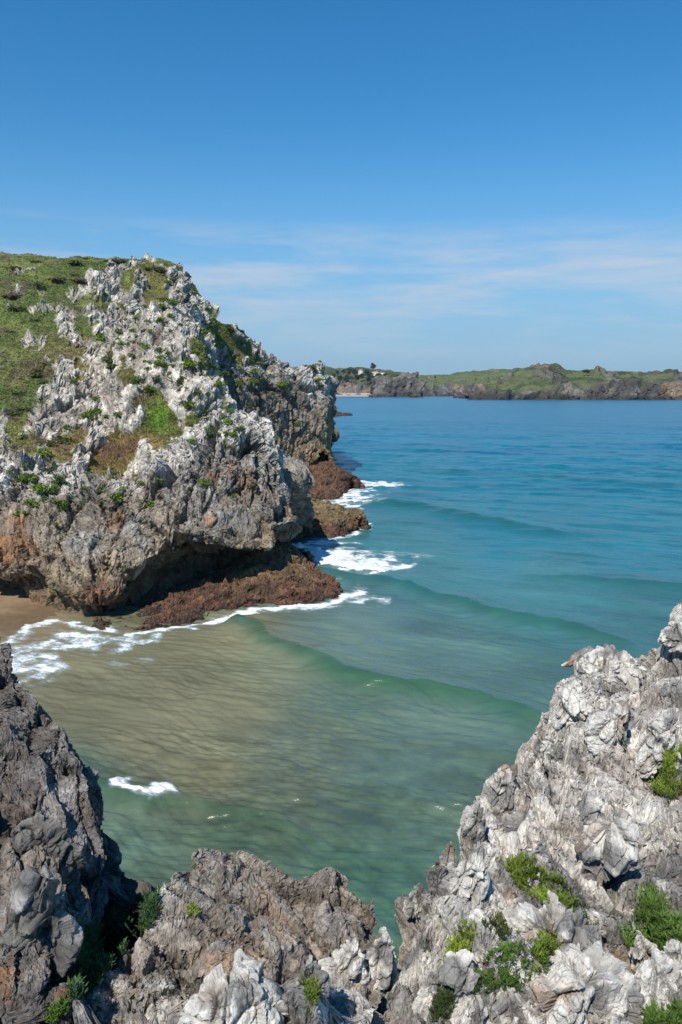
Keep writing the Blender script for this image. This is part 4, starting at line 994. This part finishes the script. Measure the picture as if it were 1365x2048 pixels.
# ------------------------------------------------------------------ single rocks of the foreground
import bmesh
bm = bmesh.new(); bmesh.ops.create_icosphere(bm, subdivisions=6, radius=1)
ICO_V = np.array([v.co[:] for v in bm.verts]); ICO_F = np.array([[v.index for v in f.verts] for f in bm.faces]); bm.free()
def boulder(px, py, w_, h_, seed, label, tilt=0.0, tone='white', dep=.8, sink=.25, Y=None, name='rock'):
    r = np.random.default_rng(seed)
    base = at(fore, px, py + h_ * .3) if Y is None else P(px, py + h_ * .3, Y)
    Yc = base[1]; m = np.linalg.norm(base - np.array([0, 0, CAMZ])) / FPX
    W_, H_ = w_ * m, h_ * m * 1.12
    n = 15; pn = r.normal(size=(n, 3)); pn[:, 2] *= .7; pn /= np.linalg.norm(pn, axis=1, keepdims=True); dd = .62 + .36 * r.random(n)
    dots = ICO_V @ pn.T; rad = np.min(np.where(dots > .05, dd / np.maximum(dots, .05), 9), axis=1); rad = np.minimum(rad, 1.12)
    B = ICO_V * rad[:, None]
    taper = 1 - .38 * np.clip(B[:, 2], -1, 1); B[:, 0] *= taper; B[:, 1] *= taper
    B *= np.array([W_ / 2, max(W_, H_ * .5) * dep / 2, H_ / 2])
    ct, st_ = math.cos(tilt), math.sin(tilt); X, Z = B[:, 0] * ct + B[:, 2] * st_, -B[:, 0] * st_ + B[:, 2] * ct
    B = np.stack([X, B[:, 1], Z], 1)
    dm = np.array([W_, max(W_, H_ * .5) * dep, H_]); nn = ICO_V / dm; X, Z = nn[:, 0] * ct + nn[:, 2] * st_, -nn[:, 0] * st_ + nn[:, 2] * ct
    nn = np.stack([X, nn[:, 1], Z], 1); nn /= np.linalg.norm(nn, axis=1, keepdims=True); wp = B + base * 1.0
    sz = max(W_, H_)
    ax = (math.sin(tilt) + .1, .15, math.cos(tilt))
    h, t, j = rock(wp, [(sz * .55, sz * .14), (sz * .24, sz * .06), (sz * .1, sz * .022)], ax, (1, .2, .1), (1.6, 1.1, .8), seed, .6, .05)
    h = h + (fbm(wp * 5, 5, seed + 5, .6) - .5) * sz * .03 + (np.abs(fbm(wp * 18, 3, seed + 6) - .5) * -2 + .3) * .02
    B = B + nn * h[:, None]
    dkf = .62 if tone == 'dark' else 1.0
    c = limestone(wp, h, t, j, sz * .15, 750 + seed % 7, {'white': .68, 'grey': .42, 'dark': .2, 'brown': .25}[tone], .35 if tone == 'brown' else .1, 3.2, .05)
    dk = sst(.5, .6, fbm(wp * 2.6, 4, seed % 5 + 90, .6)); c = mix(c, (.135, .13, .125), dk * .75)
    c = c * dkf
    loc = base + np.array([0, W_ * .18, H_ * (.30 - sink)])
    o = obj(name, mesh_np(name, B, ICO_F, M_near, c), loc=tuple(loc), label=label, category='rock')
    return o
BL = [
 (1160, 1990, 160, 150, .1, 'white', 'big rounded pale rock at the bottom right, left of the sandy hollow', .9),
 (1122, 1872, 205, 125, .25, 'white', 'broad white and grey boulder above the purple flowered plants', .8),
 (925, 1955, 66, 100, .1, 'grey', 'grey pointed rock left of the flowering plants at the bottom', .8),
 (972, 1900, 60, 92, -.15, 'grey', 'grey shark fin rock standing between two bright plants', .7),
 (770, 1915, 66, 112, .05, 'white', 'tall pale yellowish pinnacle at the bottom, under the gap of sea', .8),
 (868, 1975, 50, 75, 0, 'white', 'small pale block left of the grey pointed rock', .8),
 (1292, 1905, 52, 78, .1, 'grey', 'small grey rock in the green plants by the right edge', .9),
 (1325, 1975, 125, 115, .1, 'white', 'craggy pale rock at the lower right corner of the sandy hollow', .9),
 (1358, 1912, 45, 44, 0, 'white', 'small white stone cut by the right edge above the craggy pale rock', .9),
 (938, 2018, 48, 66, .2, 'white', 'narrow pale rock at the bottom edge below the grey pointed rock', .8),
 (1023, 2030, 90, 66, 0, 'white', 'low pale rock on the bottom edge under the flowering plants', .8),
 (1092, 2010, 44, 54, .1, 'white', 'small pale rock tucked left of the big rounded pale rock', .8),
 (1043, 1655, 90, 112, .25, 'white', 'smooth oval white boulder in the middle of the right hand ledge', .9),
 (940, 1755, 64, 108, .3, 'white', 'leaning pale slab near the left edge of the right hand ledge', .6),
 (950, 1655, 42, 84, .1, 'grey', 'upright grey brown fin at the rim above the leaning pale slab', .7),
 (1000, 1590, 40, 72, .05, 'grey', 'slim grey fin on the rim left of the ledge notch', .7),
 (1018, 1575, 56, 76, .2, 'white', 'pale lump beside the slim grey fin on the rim', .8),
 (1142, 1412, 76, 96, -.1, 'white', 'knobbly pale block jutting out over the water at the upper rim', .9),
 (1104, 1500, 32, 46, 0, 'white', 'small pale knob under the jutting block at the rim', .8),
 (1082, 1530, 40, 36, 0, 'white', 'small white stone on the rim below the dark recess', .9),
 (1120, 1512, 46, 44, 0, 'white', 'second small white stone just right of the dark recess', .9),
 (1150, 1625, 66, 150, .3, 'white', 'long white rib leaning right, uppermost of the ledge ribs', .55),
 (1195, 1700, 96, 190, .35, 'white', 'widest white rib of the right hand ledge', .55),
 (1275, 1760, 84, 170, .35, 'white', 'speckled white and grey rib ending at the right green plant', .55),
 (895, 1722, 34, 60, .1, 'brown', 'brown grey spike on the rim over the sea, highest of the small spikes', .7),
 (872, 1765, 36, 62, .05, 'brown', 'brown spike in the middle of the small spikes on the rim', .7),
 (842, 1805, 40, 64, .1, 'brown', 'brown spike lowest on the rim beside the gap of sea', .7),
 (700, 1925, 80, 80, .2, 'white', 'pale angular rock left of the tall yellowish pinnacle', .8),
 (620, 1950, 60, 90, .1, 'grey', 'grey rock behind the thin upright green plant', .7),
 (455, 2025, 210, 110, .05, 'white', 'wide pale rock on the bottom edge below the middle crag', .7),
 (265, 2040, 100, 60, .1, 'white', 'low pale rock on the bottom edge below the dark crevice', .8),
 (1060, 1770, 50, 60, .1, 'white', 'pale stone behind the largest bright green plant', .8),
 (1360, 1255, 60, 62, 0, 'white', 'pale crooked knob at the right edge of the picture against the sea', .9),
 (1230, 1335, 165, 50, .05, 'white', 'long flat topped pale block on the skyline of the right hand ledge', .5),
 (1240, 1440, 70, 110, .35, 'white', 'pale upright rib on the upper block below the flat topped block', .6),
 (1320, 1480, 80, 110, .2, 'white', 'white scarred rib near the right edge above the bright bush', .6),
 (80, 1690, 150, 70, .5, 'dark', 'smooth slate grey slab lying on the dark left crag', .35),
 (55, 1850, 130, 200, .3, 'dark', 'large smooth grey slab low on the dark left crag', .3),
]
for q, (px, py, w_, h_, ti, tn, lb, dp) in enumerate(BL): boulder(px, py, w_, h_, 1001 + q * 3, lb, ti, tn, dp, sink=(.06 if ('rim' in lb or 'skyline' in lb or 'edge of the right' in lb) else .25))

# ------------------------------------------------------------------ samphire and other plants of the ledge
def samphire(poly, n, label, seed, cols, L=.045, stem=.07, name='rock_samphire', flowers=0):
    r = np.random.default_rng(seed); m = np.where(inpoly(fore['px'], fore['py'], poly))[0]
    if len(m) == 0: print('no ground for', label); return
    i = m[r.integers(0, len(m), n)]; base = fore['V'][i]; org = base.mean(0); org[2] = base[:, 2].min()
    # cushion: stems in the middle stand higher
    cxy = base[:, :2].mean(0); sp_ = base[:, :2].std(0).max() + .03; rr = np.linalg.norm(base[:, :2] - cxy, axis=1) / (2 * sp_)
    hgt = stem * (1.5 - .8 * np.clip(rr, 0, 1)) * (.7 + .6 * r.random(n))
    lean = r.normal(size=(n, 3)) * .35; lean[:, 2] = 1; lean /= np.linalg.norm(lean, axis=1, keepdims=True)
    k = 11; t = r.random((n, k)); root = base[:, None, :] + lean[:, None, :] * (hgt[:, None] * (.15 + .85 * t))[..., None]
    a = r.random((n, k)) * 6.283; el = .35 + .9 * r.random((n, k))
    d = np.stack([np.cos(a) * np.cos(el), np.sin(a) * np.cos(el), np.sin(el)], -1) + lean[:, None] * .3; d /= np.linalg.norm(d, axis=-1, keepdims=True)
    ln = L * (.6 + .7 * r.random((n, k, 1))); root = root.reshape(-1, 3); d = d.reshape(-1, 3); ln = ln.reshape(-1, 1)
    u = np.cross(d, [.2, .3, 1.0]); u /= np.linalg.norm(u, axis=1, keepdims=True); v = np.cross(d, u); wv = ln * .085
    mid = root + d * ln * .55
    V = np.stack([root, mid + u * wv, mid + v * wv, mid - u * wv, mid - v * wv, root + d * ln], 1).reshape(-1, 3)
    f0 = np.array([[0, 2, 1], [0, 3, 2], [0, 4, 3], [0, 1, 4], [5, 1, 2], [5, 2, 3], [5, 3, 4], [5, 4, 1]])
    F = (np.arange(len(root))[:, None, None] * 6 + f0[None]).reshape(-1, 3)
    pn = fbm(root * 6, 2, seed); mm = np.clip(sst(.35, .65, pn) * .6 + t.reshape(-1) * .3 + r.random(len(root)) * .2, 0, 1)
    C = np.repeat(mix(cols[0], cols[1], mm), 6, 0)
    o = obj(name, None, loc=tuple(org), label=label, category='plant')
    # stems
    S0 = base - org; S1 = S0 + lean * hgt[:, None]; q = .0022
    Vs = np.stack([S0 + [q, 0, 0], S0 + [-q, q, 0], S0 + [-q, -q, 0], S1], 1).reshape(-1, 3)
    Fs = (np.arange(n)[:, None, None] * 4 + np.array([[0, 1, 3], [1, 2, 3], [2, 0, 3]])[None]).reshape(-1, 3)
    VV = np.concatenate([V - org, Vs]); FF = np.concatenate([F, Fs + len(V)]); CC = np.concatenate([C, np.tile((.16, .11, .05), (len(Vs), 1))])
    obj('foliage', mesh_np('foliage', VV, FF, M_leaf, CC), o)
    if flowers:
        tops = S1[r.integers(0, n, flowers)] + np.array([0, 0, .05]) + r.normal(size=(flowers, 3)) * .02
        for q, tp in enumerate(tops):
            V, F, C = card_cloud([tp * 0], [np.array([.02, .02, .014])], 12, .0075, seed + q, ((.42, .32, .55), (.62, .52, .72)))
            obj('flower', mesh_np('flower', V, F, M_leaf, C), o, loc=tuple(tp))
BR = ((.075, .13, .018), (.30, .38, .05)); GN = ((.05, .11, .02), (.16, .27, .05)); DG = ((.035, .085, .03), (.09, .18, .06))
samphire([(300, 1800), (330, 1815), (300, 1860), (262, 1895), (220, 1950), (180, 2000), (148, 2010), (145, 1940), (180, 1880), (225, 1835)], 800, 'long dark green samphire drift in the crevice between the left and middle crags', 21, DG, .05, .08)
samphire([(375, 1812), (397, 1815), (395, 1842), (380, 1840)], 26, 'small bright sprig on the face of the middle crag', 22, BR, .03, .03)
samphire([(278, 1852), (298, 1856), (292, 1870), (280, 1868)], 16, 'tiny sprig on a pale stone near the top of the dark green drift', 23, GN, .03, .03)
samphire([(100, 2040), (135, 2010), (142, 2020), (110, 2060)], 60, 'small tuft at the bottom left below the dark crag', 24, GN, .04, .05)
samphire([(1010, 1735), (1060, 1730), (1085, 1750), (1120, 1770), (1150, 1800), (1140, 1830), (1090, 1815), (1040, 1780)], 420, 'largest bright green samphire cushion in the middle of the right ledge', 25, BR, .045, .07, flowers=9)
samphire([(1110, 1815), (1150, 1805), (1195, 1860), (1180, 1880), (1130, 1845)], 110, 'thin straggly plants trailing down from the largest bright cushion', 26, DG, .035, .05)
samphire([(925, 1865), (955, 1860), (945, 1900), (900, 1950), (885, 1945), (905, 1895)], 170, 'yellow green samphire strip left of the grey shark fin rock', 27, BR, .045, .06)
samphire([(965, 1850), (1010, 1845), (1060, 1865), (1030, 1890), (985, 1880)], 130, 'reddish green tuft behind the grey shark fin rock', 28, ((.05, .08, .02), (.16, .17, .05)), .04, .06)
samphire([(990, 1910), (1040, 1895), (1110, 1900), (1120, 1925), (1090, 1960), (1050, 1985), (990, 1990), (930, 1990), (945, 1965)], 420, 'flowering green patch with lilac heads between the pale rocks', 29, GN, .042, .06, flowers=30)
samphire([(1070, 1905), (1110, 1890), (1125, 1905), (1095, 1940), (1070, 1945)], 130, 'bright feathery samphire right of the lilac flowers', 30, BR, .05, .08)
samphire([(1320, 1520), (1372, 1500), (1380, 1590), (1340, 1605), (1305, 1590), (1305, 1560)], 420, 'dense bright yellow green bush cut by the right edge', 31, BR, .045, .09)
samphire([(1300, 1800), (1330, 1830), (1355, 1860), (1372, 1910), (1330, 1925), (1300, 1890), (1255, 1905), (1245, 1870), (1280, 1850)], 520, 'tall grassy green samphire by the right edge beside the sandy hollow', 32, GN, .055, .09)
samphire([(862, 2010), (905, 1990), (915, 2010), (890, 2050), (865, 2050)], 110, 'dark tuft with red stems at the bottom edge', 33, ((.04, .075, .02), (.12, .15, .05)), .04, .06)
samphire([(1290, 2030), (1365, 2020), (1370, 2060), (1290, 2070)], 130, 'green blades peeping over the bottom right corner', 34, GN, .05, .07)
samphire([(1185, 1918), (1203, 1915), (1205, 1932), (1188, 1935)], 22, 'lone little tuft on top of the big rounded pale rock', 35, GN, .035, .04)
samphire([(600, 1950), (625, 1945), (635, 1990), (620, 2035), (605, 2030), (612, 1985)], 80, 'thin upright green plant in front of the grey rock at the bottom middle', 36, BR, .035, .05)

# ------------------------------------------------------------------ thin sea air between the cove and the far coast
hm = bpy.data.materials.new('haze'); hm.use_nodes = True; nt = hm.node_tree; nt.nodes.clear()
ho = N(nt, 'ShaderNodeOutputMaterial'); hv = N(nt, 'ShaderNodeVolumePrincipled', inp={'Color': (.78, .88, 1.0, 1), 'Density': .000035, 'Anisotropy': .2})
nt.links.new(hv.outputs[0], ho.inputs['Volume'])
hx, hy0, hy1, hz0, hz1 = 8200, -60, 21000, -140, 180
V = [(x, y, z) for x in (-hx, hx) for y in (hy0, hy1) for z in (hz0, hz1)]
me = bpy.data.meshes.new('haze'); me.from_pydata(V, [], [(0, 1, 3, 2), (4, 6, 7, 5), (0, 4, 5, 1), (2, 3, 7, 6), (0, 2, 6, 4), (1, 5, 7, 3)]); me.materials.append(hm)
obj('haze', me, kind='stuff', label='thin blue sea haze over the bay', category='haze')
